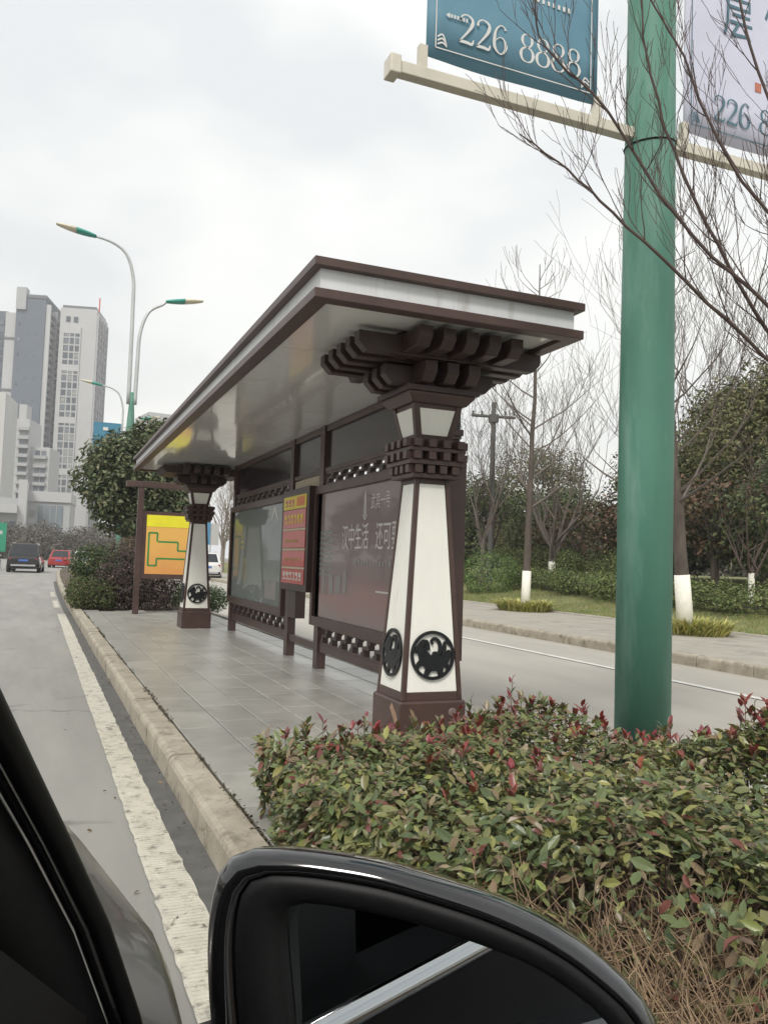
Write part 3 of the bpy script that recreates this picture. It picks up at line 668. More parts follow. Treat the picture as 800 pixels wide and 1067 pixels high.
# --- banners and their arm on the near post (each banner hangs from the arms: things of their own)
def lpb(g): g.v = [(x-3.15, y-3.76, z-.15) for x, y, z in g.v]; return g
LZ = 3.845
for nm, z in (('banner_arm', LZ), ('banner_arm', LZ+2.25)):
    a = build(lpb(G().box(1.52, 4.80, 3.728, 3.792, z-.032, z+.032)), nm, CREAM, lp1, bevel=.004)
    for x in (1.50, 4.80): build(lpb(G().box(x-.03, x+.03, 3.71, 3.81, z-.05, z+.05)), 'end_cap', CREAM, a, bevel=.006)
    for x in (1.665, 2.765, 3.40, 4.60):
        if z == LZ: build(lpb(G().box(x-.022, x+.022, 3.74, 3.78, z+.033, z+.16)), 'banner_clip', CREAM, a)
build(lpb(G().tube([(3.15+.1465*math.cos(t), 3.76+.1465*math.sin(t), 3.80+.02*math.sin(t+1)) for t in [2*math.pi*i/24 for i in range(25)]], .005, 6)), 'band_strap', BLACKM, lp1)
def banner(x0, x1, m, label, name='banner'):
    g = G(); nx = 12; nz_ = 8; z0, z1 = LZ+.115, LZ+2.14
    for s in (0, 1):
        for j in range(nz_+1):
            for i in range(nx+1):
                u_ = i/nx; v_ = j/nz_
                g.v.append((x0+(x1-x0)*u_, 3.757+.006*s+.008*math.sin(u_*7+v_*3)*math.sin(math.pi*u_), z0+(z1-z0)*v_-.012*math.sin(math.pi*u_)*(1-v_)))
    N_ = (nx+1)*(nz_+1)
    for j in range(nz_):
        for i in range(nx):
            a = j*(nx+1)+i; g.f.append((a, a+1, a+nx+2, a+nx+1)); g.f.append((N_+a, N_+a+nx+1, N_+a+nx+2, N_+a+1))
    for j in range(nz_):
        a = j*(nx+1); g.f.append((a, a+nx+1, N_+a+nx+1, N_+a)); a += nx; g.f.append((a, N_+a, N_+a+nx+1, a+nx+1))
    for i in range(nx): g.f.append((i, N_+i, N_+i+1, i+1)); a = nz_*(nx+1)+i; g.f.append((a, a+1, N_+a+1, N_+a))
    return tag(build(g, name, m, smooth=True), label, 'banner')
BLUEB = mat('blue_banner_cloth', (.105, .235, .32), .65, 0, .08, 2.0, .05, 200, c2=(.125, .265, .35))
LILAC = mat('lilac_banner_cloth', (.56, .57, .69), .65, 0, .06, 2.0, .05, 200)
bn1 = banner(1.685, 2.765, BLUEB, 'blue banner with white digits 226 8888 left of the green post')
bn2 = banner(3.40, 4.60, LILAC, 'pale grey-lilac banner behind bare twigs right of the green post')
DIG = {'2': [([(.09, .74), (.12, .90), (.30, .985), (.50, .88), (.50, .68), (.36, .44), (.14, .16), (.06, .05)], [.09, .05, .04, .09, .12, .08, .05, .05]), ([(.05, .05), (.3, .06), (.50, .045), (.56, .20)], [.09, .10, .09, .03])],
       '6': [([(.50, .86), (.44, .96), (.30, .98), (.14, .78), (.09, .45), (.11, .20), (.28, .02), (.45, .09), (.53, .30), (.45, .52), (.30, .58), (.14, .45)], [.09, .04, .04, .08, .12, .11, .04, .07, .12, .06, .03, .03])],
       '8': [([(.30, 1.0-.02), (.16, .92), (.11, .76), (.17, .60), (.30, .53), (.44, .60), (.49, .76), (.44, .92), (.30, .98)], [.03, .06, .11, .06, .04, .06, .11, .06, .03]),
             ([(.30, .53), (.13, .45), (.06, .27), (.13, .08), (.30, .015), (.47, .08), (.54, .27), (.47, .45), (.30, .53)], [.04, .07, .12, .07, .03, .07, .12, .07, .04])]}
def digits(s, x, z, h, m, parent, y=3.7505, wd=.62):
    for ch in s:
        if ch != ' ':
            g = G()
            for pts, wds in DIG[ch]: stroke(g, pts, wds, lambda a, b, d: (x+a*h, y-d, z+b*h), .002, 4)
            build(g, 'digit', m, parent)
        x += h*(wd if ch != ' ' else .42)
BW = mat('banner_white_print', (.62, .62, .60), .6, 0, .05, 4); BT = mat('banner_teal_print', (.07, .15, .19), .6, 0, .05, 4); BR = mat('banner_red_print', (.45, .16, .10), .6)
digits('226 8888', 1.865, LZ+.235, .165, BW, bn1); digits('226 8888', 3.62, LZ+.235, .165, BT, bn2)
fz = lambda a, b, d: (a, 3.7505-d, b)
for bn, x0, x1, m in ((bn1, 1.685, 2.765, BW), (bn2, 3.40, 4.60, BT)):
    g = G()
    stroke(g, [(x0+.05, LZ+2.0), (x0+.05, LZ+.17)], [.006]*2, fz, .001, 2); stroke(g, [(x0+.05, LZ+.17), (x1-.05, LZ+.17)], [.006]*2, fz, .001, 2); stroke(g, [(x1-.05, LZ+.17), (x1-.05, LZ+2.0)], [.006]*2, fz, .001, 2)
    for cx_, sg in ((x0+.06, 1), (x1-.06, -1)):
        for k in range(3): stroke(g, [(cx_, LZ+.19+k*.02), (cx_+sg*.03, LZ+.205+k*.022), (cx_+sg*.055, LZ+.185+k*.005)], [.008, .01, .004], fz, .001, 3)
    build(g, 'border_print', m, bn)
g = G()
for i in range(9): g.box(2.28+i*.034, 2.28+i*.034+.016, 3.7485, 3.7505, LZ+.605-i*.001, LZ+.625)
for i in range(6): g.box(1.82+i*.018, 1.82+i*.018+.010, 3.7485, 3.7505, LZ+.355, LZ+.375)
g.add([(1.79, 3.749, LZ+.365), (1.812, 3.749, LZ+.38), (1.815, 3.749, LZ+.365), (1.812, 3.749, LZ+.35)], [(0, 1, 2, 3)])
build(g, 'small_print', BW, bn1)['kind'] = 'stuff'
build(G().box(2.20, 2.235, 3.748, 3.7505, LZ+.60, LZ+.70), 'red_seal_print', BR, bn1)
text('lettering', '层', .30, BT, bn2, (3.82, 3.7495, LZ+.92), (1, 0, 0), (0, 0, 1), sx=.85)
text('lettering', '源', .30, BT, bn2, (4.15, 3.7495, LZ+1.10), (1, 0, 0), (0, 0, 1), sx=.85)
build(G().box(3.96, 4.01, 3.748, 3.7505, LZ+.50, LZ+.56), 'red_seal_print', BR, bn2)
# far blue banner on the third post
fbn = tag(box('banner', mat('far_blue_banner', (.05, .20, .30), .6), None, 2.15, 3.75, 52.9, 52.95, 7.9, 9.4), 'small far blue banner hanging on the farthest lamp post', 'banner')
text('lettering', '8888', .36, BW, fbn, (3.1, 52.88, 8.3), (1, 0, 0), (0, 0, 1)); build(G().box(2.7, 3.0, 52.87, 52.89, 8.9, 9.1), 'white_print', BW, fbn)
build(G().box(-1.85, .05, -.05, .0, 7.83, 7.9), 'banner_arm', LGREY, lp3)

# ================================================================== NEAR HEDGE
def hedge_top(x, y):
    return .495 + .03*np.exp(-((x-2.1)/.4)**2) - .04*np.clip((x-2.45)/.3, 0, 1)*np.clip((y-2.6)/.4, 0, 1) + .21*np.exp(-((x-3.0)/.34)**2-((y-2.52)/.26)**2) + .035*np.sin(x*5.3+y*2.1) + .03*np.sin(y*6.1-x*3.3) + .02*np.sin(x*13+y*9)
def hedge_front(y): return np.where(y > 2.5, .93, .93 + np.clip((2.5-y)/1.0, 0, 1)*.62)
NH = empty('photinia_hedge', (2.1, 2.2, .16), 'clipped photinia hedge with olive leaves and red tips in the foreground', 'hedge')
rg = np.random.default_rng(21)
def back(x): return 3.62 + .28*np.clip((x-1.0)/1.2, 0, 1) - .62*np.clip((x-2.35)/.4, 0, 1)
n = 92000
x = rg.uniform(.86, 3.22, n); y = rg.uniform(.25, 4.0, n); dep = rg.exponential(.075, n); z = hedge_top(x, y)-dep+.01
ok = (rg.uniform(size=n) < .62+.45*np.sin(x*17+3*np.sin(y*7))*np.sin(y*15+2*np.sin(x*9)) + .3*(dep > .1)) & (x > hedge_front(y)) & (y < back(x)) & (np.hypot(x-3.15, y-3.76) > .17)
dx = x-hedge_front(y); ok &= (dx > .10) | (rg.uniform(size=n) < .6); z -= np.where(dx < .12, (.12-np.clip(dx, 0, .12))*.7, 0)
dyb = back(x)-y; z -= np.where(dyb < .12, (.12-np.clip(dyb, 0, .12))*.6, 0)
P = np.stack([x, y, z], 1)[ok]; Nn = np.tile([0, 0, 1.], (len(P), 1)); Nn[:, 0] = np.where(dx[ok] < .15, -.9, 0); Nn[:, 1] = np.where(dyb[ok] < .12, .6, -.25)
# the side facing the road and the far end
m1 = 7500; yv = rg.uniform(.6, 3.65, m1); zv = rg.uniform(.20, 1, m1)**.8*.52; xv = hedge_front(yv) + rg.exponential(.045, m1) + .05*np.sin(yv*9+zv*8)*.6
k1 = (yv > 2.35) | (rg.uniform(size=m1) < .25)
P1 = np.stack([xv, yv, zv], 1)[k1]; N1 = np.tile([-1., -.2, .35], (len(P1), 1))
P = np.concatenate([P, P1]); Nn = np.concatenate([Nn, N1])
thin = (P[:, 0] < 1.82) & (P[:, 1] < 2.0) & (rg.uniform(size=len(P)) < .72); P, Nn = P[~thin], Nn[~thin]
n = len(P); t, nn = rot_frames(n, rg, .25, Nn, 1.0)
t = t + Nn*.35 + np.array([0, 0, .15]); t -= (t*nn).sum(1)[:, None]*nn; t /= np.linalg.norm(t, axis=1)[:, None]
sz = rg.uniform(.024, .048, n) + .034*rg.uniform(0, 1, n)**4
HPAL = [(.150, .180, .072, 5), (.095, .125, .054, 4), (.205, .205, .082, 3.8), (.27, .275, .09, 1.4), (.20, .15, .095, 1.6), (.30, .24, .15, 1.0), (.18, .07, .055, .4)]
cols = mixcols(n, rg, HPAL)
redz = (P[:, 1] > back(P[:, 0])-.6) & (P[:, 2] > hedge_top(P[:, 0], P[:, 1])-.05) & (rg.uniform(size=n) < .13)
cols[redz] = mixcols(int(redz.sum()), rg, [(.21, .05, .045, 2), (.17, .065, .055, 2), (.22, .11, .08, 1)])
# the 300 that show largest become leaves of their own
dist = np.linalg.norm(P-np.array([0, 0, 1.3]), axis=1); topm = (P[:, 2] > hedge_top(P[:, 0], P[:, 1])-.03) & (dist > 2.0) & (P[:, 0]/P[:, 1] < 1.05) & (P[:, 0]/P[:, 1] > .45)
big = np.argsort(np.where(topm, dist-sz*14, 99))[:300]; rest = np.ones(n, bool); rest[big] = False
leaves('foliage', P[rest], t[rest], nn[rest], sz[rest], cols[rest], LEAF, NH, LEAF6)['kind'] = 'stuff'
lm = []
for k, c in enumerate([(.130, .165, .068), (.088, .118, .052), (.185, .19, .078), (.26, .265, .09), (.20, .15, .09), (.18, .07, .055)]):
    me = bpy.data.meshes.new('leaf'); V = LEAF6[0]*1.0; V[:, 2] *= (.6+.35*k); me.from_pydata([tuple(v) for v in V], [], LEAF6[1]); me.update()
    ca = me.color_attributes.new('col', 'FLOAT_COLOR', 'POINT'); ca.data.foreach_set('color', np.tile(np.array([*c, 1.], np.float32), len(V))); me.materials.append(LEAF); lm.append(me)
rnd = random.Random(8)
for i in big:
    o = link('leaf', rnd.choices(lm, [5, 4, 4, 2, 2, 1])[0], None, NH)
    b = np.cross(nn[i], t[i]); s_ = float(sz[i])*1.12
    o.matrix_basis = Matrix(((t[i][0]*s_, b[0]*s_, nn[i][0]*s_, P[i][0]), (t[i][1]*s_, b[1]*s_, nn[i][1]*s_, P[i][1]), (t[i][2]*s_, b[2]*s_, nn[i][2]*s_, P[i][2]+.012), (0, 0, 0, 1)))
for ch in NH.children: ch.matrix_parent_inverse = Matrix.Translation((-2.1, -2.2, -.16))
# red upright shoots along the far rim and a few elsewhere
SP = []; ST = []; SN = []; SS = []; SC = []
gst = G()
for k in range(185):
    if k >= 150: xx = rnd.gauss(2.92, .16); yy = rnd.gauss(2.58, .13)
    elif k < 105: xx = rnd.uniform(.95, 3.2); yy = float(back(xx))-abs(rnd.gauss(0, .22))
    else: xx = rnd.uniform(1.3, 3.2); yy = rnd.uniform(2.5, 3.4)
    if math.hypot(xx-3.15, yy-3.76) < .2: continue
    z0 = float(hedge_top(xx, yy))-.03; hgt = rnd.uniform(.03, .085) if 14 < k < 150 else rnd.uniform(.06, .16)
    gst.tube([(xx, yy, z0-.12), (xx+rnd.uniform(-.01, .01), yy, z0+hgt)], [.0025, .0015], 3)
    red = rnd.random() < .75
    for q in range(rnd.randint(5, 9)):
        a = rnd.uniform(0, 6.28); d = Vector((math.cos(a)*.55, math.sin(a)*.55, rnd.uniform(.35, 1.2))).normalized(); nv = Vector((-math.cos(a)*.8, -math.sin(a)*.8, .5)); nv = (nv-d*nv.dot(d)).normalized()
        SP.append((xx, yy, z0+hgt*rnd.uniform(.25, 1))); ST.append(d); SN.append(nv); SS.append(rnd.uniform(.032, .062))
        SC.append([c_*rnd.uniform(.75, 1.3) for c_ in ((.23, .058, .052) if red and rnd.random() < .8 else (.18, .17, .08))])
leaves('red_shoots', np.array(SP), np.array(ST, float), np.array(SN, float), np.array(SS), np.array(SC), LEAF, NH, LEAF6)['kind'] = 'stuff'
gs = G()
for k in range(420):
    xx = rnd.uniform(.98, 3.2); yy = rnd.uniform(.6, 3.75)
    if xx < float(hedge_front(np.array(yy)))+.05 or yy > float(back(xx))-.05: continue
    zt = float(hedge_top(xx, yy))-.05; x1_, y1_ = xx+rnd.uniform(-.12, .12), yy+rnd.uniform(-.12, .12)
    gs.tube([(xx, yy, .15), ((xx+x1_)/2+rnd.uniform(-.03, .03), (yy+y1_)/2, zt*.6), (x1_, y1_, zt)], [.006, .004, .0025], 4)
stm = build(gs, 'stems', TWIG, NH); stm['kind'] = 'stuff'; st2 = build(gst, 'shoot_stems', TWIG, NH); st2['kind'] = 'stuff'
for ch in NH.children: ch.matrix_parent_inverse = Matrix.Translation((-2.1, -2.2, -.16))
# dry stems in the bare patch beside the car
gd = G(); rnd = random.Random(77)
for k in range(600):
    xx = rnd.uniform(1.12, 1.82); yy = rnd.uniform(.9, 2.0)
    h_ = rnd.uniform(.12, .36); a = rnd.uniform(0, 6.28); l_ = rnd.uniform(.04, .30)
    p0 = Vector((xx, yy, .16)); p2 = Vector((xx+l_*math.cos(a), yy+l_*math.sin(a), .16+h_)); p1 = (p0+p2)/2+Vector((rnd.uniform(-.05, .05), rnd.uniform(-.05, .05), rnd.uniform(0, .06)))
    p1 += Vector((rnd.uniform(-.04, .04), rnd.uniform(-.04, .04), 0)); p15 = (p1+p2)/2+Vector((rnd.uniform(-.03, .03), rnd.uniform(-.03, .03), rnd.uniform(-.02, .04)))
    gd.tube([p0, p1, p15, p2], [.0024, .0019, .0014, .0008], 3, caps=False)
    if rnd.random() < .5: gd.tube([p1, p1+Vector((rnd.uniform(-.12, .12), rnd.uniform(-.12, .12), rnd.uniform(.02, .12)))], [.0018, .001], 3, caps=False)
tag(build(gd, 'dry_stems', DRY), 'tangle of dry brown stems at the bare foot of the hedge', 'dry stems', kind='stuff')
n = 700; xx = rg.uniform(1.05, 2.2, n); yy = rg.uniform(.9, 2.4, n); t, nn = rot_frames(n, rg, .8)
tag(leaves('fallen_leaves', np.stack([xx, yy, .175+.03*np.sin(xx*3)*np.sin(yy*4)+rg.uniform(0, .05, n)], 1), t, nn, rg.uniform(.03, .06, n), mixcols(n, rg, [(.26, .18, .11, 3), (.17, .12, .07, 2), (.2, .2, .09, 1)]), LEAF, None, LEAF6), kind='stuff')

# ================================================================== MEDIAN PLANTS
def shrub(name, label, cat, base, clumps, per, size, pal, seed, group=None, stems=6, m=None, shell=.5):
    t_ = empty(name, base, label, cat, group); loc = [(c[0]-base[0], c[1]-base[1], c[2]-base[2], *c[3:]) for c in clumps]
    f = clump_crown('crown', loc, per, size, pal, seed, t_, m, shell=shell); g_ = G(); rn = random.Random(seed)
    for i in range(stems):
        c = rn.choice(loc); g_.tube([(rn.uniform(-.1, .1), rn.uniform(-.1, .1), 0), (c[0]*.5, c[1]*.5, c[2]*.6), (c[0], c[1], c[2])], [.025, .018, .008], 5)
    build(g_, 'stem', BARK, t_); return t_
DG = [(.055, .080, .028, 4), (.090, .115, .042, 3), (.03, .046, .018, 3), (.15, .16, .06, 1.2)]
PUR = [(.058, .036, .034, 4), (.085, .056, .048, 3), (.045, .045, .025, 2), (.15, .11, .085, 1)]
shrub('ball_bush', 'rounded dark green bush with yellowish tips beside the road kerb', 'bush', (.98, 20.6, .12), [(.98, 20.2, .98, .56, .55, .56), (.80, 20.1, 1.05, .3, .35, .40), (1.2, 20.2, 1.08, .33, .4, .38), (.98, 20.2, .5, .4, .4, .4)], 12000, .06, [(.045, .078, .025, 4), (.08, .12, .038, 3), (.026, .044, .017, 2.5), (.20, .19, .04, .6)], 31)
g = []
for i in range(10): g.append((.62+(i % 3)*.26, 17.95+(i//3)*.45, .46, .24, .28, .33))
shrub('low_clipped_hedge', 'low clipped hedge at the end of the platform, with brownish sides', 'hedge', (.9, 18.6, .12), g, 11000, .055, [(.085, .115, .035, 4), (.12, .095, .05, 2), (.05, .07, .025, 2)], 32)
shrub('purple_bush', 'large dark purple-leaved bush behind the map sign post', 'bush', (1.75, 18.5, .12), [(1.45, 18.4, .85, .55, .5, .68), (1.95, 18.6, .9, .6, .5, .66), (2.45, 18.7, .80, .5, .45, .62), (1.25, 18.3, .55, .35, .4, .45), (1.7, 18.2, .55, .5, .35, .45), (2.3, 18.3, .5, .45, .35, .42)], 9500, .06, PUR, 33)
shrub('clipped_bush', 'small clipped green bush right of the far column', 'bush', (3.05, 18.0, .12), [(3.15, 17.9, .42, .45, .5, .32), (2.85, 18.1, .40, .35, .4, .3), (3.42, 18.0, .38, .3, .45, .28)], 12000, .05, [(.045, .085, .022, 4), (.07, .12, .03, 3), (.03, .05, .015, 2)], 34)
shrub('roadside_shrub', 'reddish brown shrub under the dark evergreen tree', 'bush', (2.3, 24.0, .12), crown_clumps(2.3, 24, 1.15, 1.0, .7, .65, 12, 3), 3600, .07, [(.14, .085, .06, 3), (.11, .10, .06, 2), (.18, .12, .09, 1)], 35)
def leafy_tree(name, label, base, cz, rx, ry, rz, ncl, seed, pal, per, size, trunk=.12, group=None, rel=.42, lean=(0, 0)):
    t_ = empty(name, base, label, 'tree', group); rn = random.Random(seed)
    cl = crown_clumps(lean[0], lean[1], cz-base[2], rx, ry, rz, ncl, seed, rel)
    clump_crown('crown', cl, per, size, pal, seed, t_)
    top = cz-base[2]; build(G().tube([(0, 0, -.05), (rn.uniform(-.05, .05), 0, top*.4), (lean[0]*.6, lean[1]*.6, top)], [trunk, trunk*.8, trunk*.4], 8), 'trunk', BARK, t_)
    g_ = G()
    for c in cl: g_.tube([(0, 0, top*rn.uniform(.35, .7)), (c[0]*.5, c[1]*.5, (top+c[2])*.48), c[:3]], [trunk*.4, trunk*.25, .012], 5)
    build(g_, 'limb', BARK, t_); return t_
leafy_tree('evergreen_tree', 'dense dark evergreen tree with round crown on the median', (2.75, 26.3, .12), 3.5, 2.0, 1.8, 2.0, 56, 41, [(.080, .105, .045, 4), (.135, .155, .075, 3), (.040, .054, .024, 2.5), (.22, .22, .13, 1.6)], 1500, .17, .16, rel=.30)

# ================================================================== RIGHT SIDE: avenue trees, hedges, woods
def ginkgo(base, h, label, seed, lean=(0, 0), r=.13, limew=1.0):
    t_ = empty('avenue_tree', base, label, 'tree', 'limewashed avenue trees'); rn = random.Random(seed)
    pts = [Vector((lean[0]*k+(rn.uniform(-.03, .03) if k > .25 else 0), lean[1]*k, h*k)) for k in [i/10 for i in range(11)]]; 
    rs = [max(.012, r*(1-.9*k)) for k in [i/10 for i in range(11)]]
    tr = build(G().tube(pts, rs, 10), 'trunk', BARK, t_, smooth=True)
    a = limew/h; build(G().tube([(0, 0, -.05), (lean[0]*a*.5, lean[1]*a*.5, limew*.5), (lean[0]*a, lean[1]*a, limew)], [r+.012, r*.96+.012, r*.9+.014], 12), 'limewash_band', LIME, tr, smooth=True)
    g_ = G()
    for i in range(22):
        k = rn.uniform(.28, .97); p = Vector((lean[0]*k, lean[1]*k, h*k)); an = rn.uniform(0, 6.28)
        grow(g_, rn, p, (math.cos(an), math.sin(an), rn.uniform(.35, .9)), (1-k)*h*.30+.5, .035*(1.15-k)+.006, 2, .35, 4, 4, .18, .005, (2, 3))
    build(g_, 'branches', GTWIG, t_); return t_
ginkgo((11.95, 19.0, .16), 9.6, 'thin bare avenue tree with white limewashed foot, left of the green post', 51, (.30, .1), .115, 1.05)
ginkgo((11.45, 12.45, .16), 8.0, 'stout bare avenue tree with leaning white limewashed foot, right of the green post', 52, (-.75, .1), .15, 1.1)
def tuft(base, rad, label, seed):
    t_ = empty('grass_tuft', base, label, 'plant', 'yellow-green grass tufts at the avenue trees'); rq = np.random.default_rng(seed); n_ = 1300
    a = rq.uniform(0, 6.28, n_); q = np.sqrt(rq.uniform(0, 1, n_)); P_ = np.stack([q*rad*np.cos(a), q*rad*1.2*np.sin(a), np.zeros(n_)], 1)
    an = a + rq.normal(size=n_)*.8; tt = np.stack([np.cos(an)*.7, np.sin(an)*.7, rq.uniform(.5, 1.5, n_)], 1); tt /= np.linalg.norm(tt, axis=1)[:, None]
    nv = np.stack([-np.cos(an)*.7, -np.sin(an)*.7, np.ones(n_)], 1); nv -= (nv*tt).sum(1)[:, None]*tt; nv /= np.linalg.norm(nv, axis=1)[:, None]
    leaves('blades', P_, tt, nv, rq.uniform(.24, .46, n_), mixcols(n_, rq, [(.38, .38, .10, 3), (.60, .56, .22, 3), (.22, .24, .07, 2)]), LEAFF, t_, (BLADE[0]*np.array([1, 2.2, 2.2]), BLADE[1]))['kind'] = 'stuff'
tuft((11.85, 18.9, .15), .62, 'yellow-green grass tuft round the thin avenue tree', 1); tuft((11.40, 12.3, .15), .62, 'yellow-green grass tuft round the stout avenue tree', 2)
HG = [(.115, .155, .045, 4), (.170, .205, .068, 3), (.060, .085, .030, 2), (.23, .24, .09, 1)]
shrub('round_bush', 'rounded green bush on the lawn behind the thin avenue tree', 'bush', (14.6, 25.6, .4), [(14.6, 25.6, 1.02, .95, 1.05, .84)], 7000, .075, [(.115, .185, .048, 4), (.165, .24, .07, 3), (.065, .11, .034, 2)], 61, shell=.86)
shrub('round_bush', 'dark rounded bush at the far left of the lawn by the shelter', 'bush', (16.5, 33.5, .6), crown_clumps(16.5, 33.5, 1.15, 1.1, 1.0, .6, 8, 6, .6), 1500, .09, DG, 62)
for i, (x0, y0, x1_, y1_, zt, lab) in enumerate(((16.2, 26.5, 15.2, 19.3, 1.15, 'low loose hedge on the lawn left of the green post'), (14.9, 19.0, 14.6, 9.6, 1.15, 'long low hedge on the lawn right of the green post'), (18.5, 30, 17.5, 20, 1.55, 'taller green shrubbery behind the low lawn hedge'))):
    rn = random.Random(70+i); cl = []
    for k in range(26):
        f_ = k/25; xx = x0+(x1_-x0)*f_; yy = y0+(y1_-y0)*f_
        for q in range(2): cl.append((xx+rn.uniform(-.5, .6), yy+rn.uniform(-.2, .2), lawnz(xx)+(zt-.55)*rn.uniform(.5, .75), rn.uniform(.4, .6), .45, (zt-.45)*rn.uniform(.42, .6)))
    shrub('lawn_hedge', lab, 'hedge', ((x0+x1_)/2, (y0+y1_)/2, .5), cl, 1500, .085, HG, 70+i, stems=20)
# evergreen and russet trees behind
EV = [(.075, .105, .040, 4), (.125, .150, .060, 3), (.040, .056, .026, 2.5), (.19, .19, .085, 1)]
RU = [(.14, .080, .048, 2.5), (.085, .070, .034, 4), (.19, .125, .075, 1.2), (.05, .055, .025, 2)]
OLV = [(.13, .135, .052, 4), (.18, .165, .075, 3), (.07, .075, .032, 2.5)]
for i, (nm, lab, b_, cz, rx, rz, pal, ncl) in enumerate((
        ('evergreen_tree', 'broad olive-green tree rising at the right edge beyond the lawn', (20.6, 18.6), 4.6, 3.0, 2.8, OLV, 34),
        ('evergreen_tree', 'dark evergreen tree low at the right edge behind the hedge', (18.6, 15.6), 3.0, 2.3, 1.9, EV, 24),
        ('russet_tree', 'russet-leaved small tree right of the stout avenue tree', (17.4, 17.8), 3.0, 1.7, 1.2, RU, 16),
        ('evergreen_tree', 'dark evergreen tree just right of the green post', (20.2, 22.6), 4.0, 2.5, 2.6, EV, 26),
        ('russet_tree', 'russet-leaved shrub tree just left of the green post', (18.2, 23.6), 2.8, 1.5, 1.2, RU, 12),
        ('evergreen_tree', 'dark evergreen tree behind the shelter column and thin avenue tree', (16.5, 31.0), 3.2, 2.2, 2.0, EV, 18),
        ('evergreen_tree', 'dark evergreen tree between the utility pole and the green post', (21.0, 31.0), 3.2, 2.4, 2.0, EV, 18),
        ('evergreen_tree', 'tall dull green tree far back above the right-hand trees', (26.5, 27.0), 6.6, 3.0, 2.6, OLV, 20),
        ('evergreen_tree', 'dull green tree filling the gap behind the wide bare tree', (23.5, 36.0), 4.4, 3.2, 2.9, OLV, 22),
        ('russet_tree', 'russet bush in front of the dark trees behind the round bush', (19.5, 27.5), 2.6, 1.9, 1.3, RU, 14),
        ('evergreen_tree', 'dark tree farthest right behind the olive-green tree', (24.0, 20.5), 4.2, 2.6, 2.8, EV, 18))):
    leafy_tree(nm, lab, (*b_, lawnz(b_[0])-.05), cz, rx, rx, rz, ncl, 80+i, pal, 700, .16, .12, 'trees beyond the lawn', rel=.42)
def bare_tree(name, label, base, n_main, length, rad, seed, spread=.42, depth=4, m=None, group=None, tilt=.35, lime=0, kids=(2, 4), minr=.008):
    t_ = empty(name, base, label, 'tree', group); rn = random.Random(seed); g0 = G(); g_ = G()
    g0.tube([(0, 0, -.1), (0.02, 0, length*.25)], [rad*1.1, rad], 8); tr = build(g0, 'trunk', m or GTWIG, t_)
    if lime: build(G().tube([(0, 0, -.05), (.012, 0, lime)], [rad*1.1+.012, rad+.014], 10), 'limewash_band', LIME, tr)
    for i in range(n_main):
        a = 6.283*i/n_main+rn.uniform(-.4, .4); grow(g_, rn, (0.02, 0, length*rn.uniform(.14, .25)), (math.cos(a)*tilt, math.sin(a)*tilt, 1), length*rn.uniform(.38, .58), rad*.55, depth, spread+.10, 5, 5, .10, minr*.75, kids, wob=.13)
    build(g_, 'branches', m or GTWIG, t_); return t_
BG = 'bare trees beyond the lawn'
bare_tree('bare_tree', 'wide spreading bare tree between thin avenue tree and green post', (17.2, 25.6, .6), 7, 6.2, .12, 91, .40, 4, lime=.95, group=BG, tilt=.75)
bare_tree('bare_tree', 'bare reddish tree behind the utility pole', (16.8, 29.5, .6), 5, 6.0, .11, 92, .42, 4, TWIG, BG, lime=.9, tilt=.5)
bare_tree('bare_tree', 'tall bare tree just right of the green post', (22.5, 25.0, .9), 7, 9.0, .14, 93, .34, 4, TWIG, BG, tilt=.3)
bare_tree('bare_tree', 'tall bare tree above the olive-green tree at right', (26.0, 24.0, .9), 7, 10.5, .15, 94, .34, 4, TWIG, BG, tilt=.3)
bare_tree('bare_tree', 'slender bare tree behind the roof corner', (15.5, 27.8, .6), 4, 7.0, .09, 95, .38, 3, GTWIG, BG, tilt=.4)
bare_tree('bare_tree', 'small bare tree with white foot in front of the dark trees at right', (15.9, 15.1, .55), 4, 3.6, .06, 96, .45, 3, TWIG, BG, lime=.8, tilt=.6)
# far wood closing the view
cl = []; rn = random.Random(5)
for k in range(64):
    f_ = k/63; xx = 30+f_*48; yy = 88-f_*58; cl.append((xx+rn.uniform(-3, 3), yy+rn.uniform(-3, 3), rn.uniform(1.2, 4.2), 3.4, 3.4, rn.uniform(2.2, 3.6)))
fw = clump_crown('far_wood', cl, 330, .42, [(.13, .12, .075, 3), (.08, .095, .05, 3), (.18, .15, .11, 2)], 6, None); tag(fw, kind='stuff')
cl = []
for k in range(40):
    f_ = k/39; cl.append((-30+f_*52, 140+rn.uniform(-6, 14), rn.uniform(1.2, 3.0), 3.2, 4, rn.uniform(1.6, 3.6)))
fw = clump_crown('far_wood', cl, 240, .45, [(.12, .10, .085, 3), (.09, .09, .06, 3), (.16, .13, .11, 2)], 7, None); tag(fw, kind='stuff')
bare_tree('bare_tree', 'pale bare tree beyond the shelter in the gap beside the far column', (11.2, 50, .15), 6, 6.5, .16, 97, .40, 4, mat('pale_twig', (.22, .19, .16), .9), 'bare trees along the service road', tilt=.4, minr=.012)
bare_tree('bare_tree', 'pale bare tree farther along the service road behind the advert box', (12.6, 64, .15), 6, 7.5, .16, 98, .40, 4, MATS['pale_twig'], 'bare trees along the service road', tilt=.4, minr=.014)
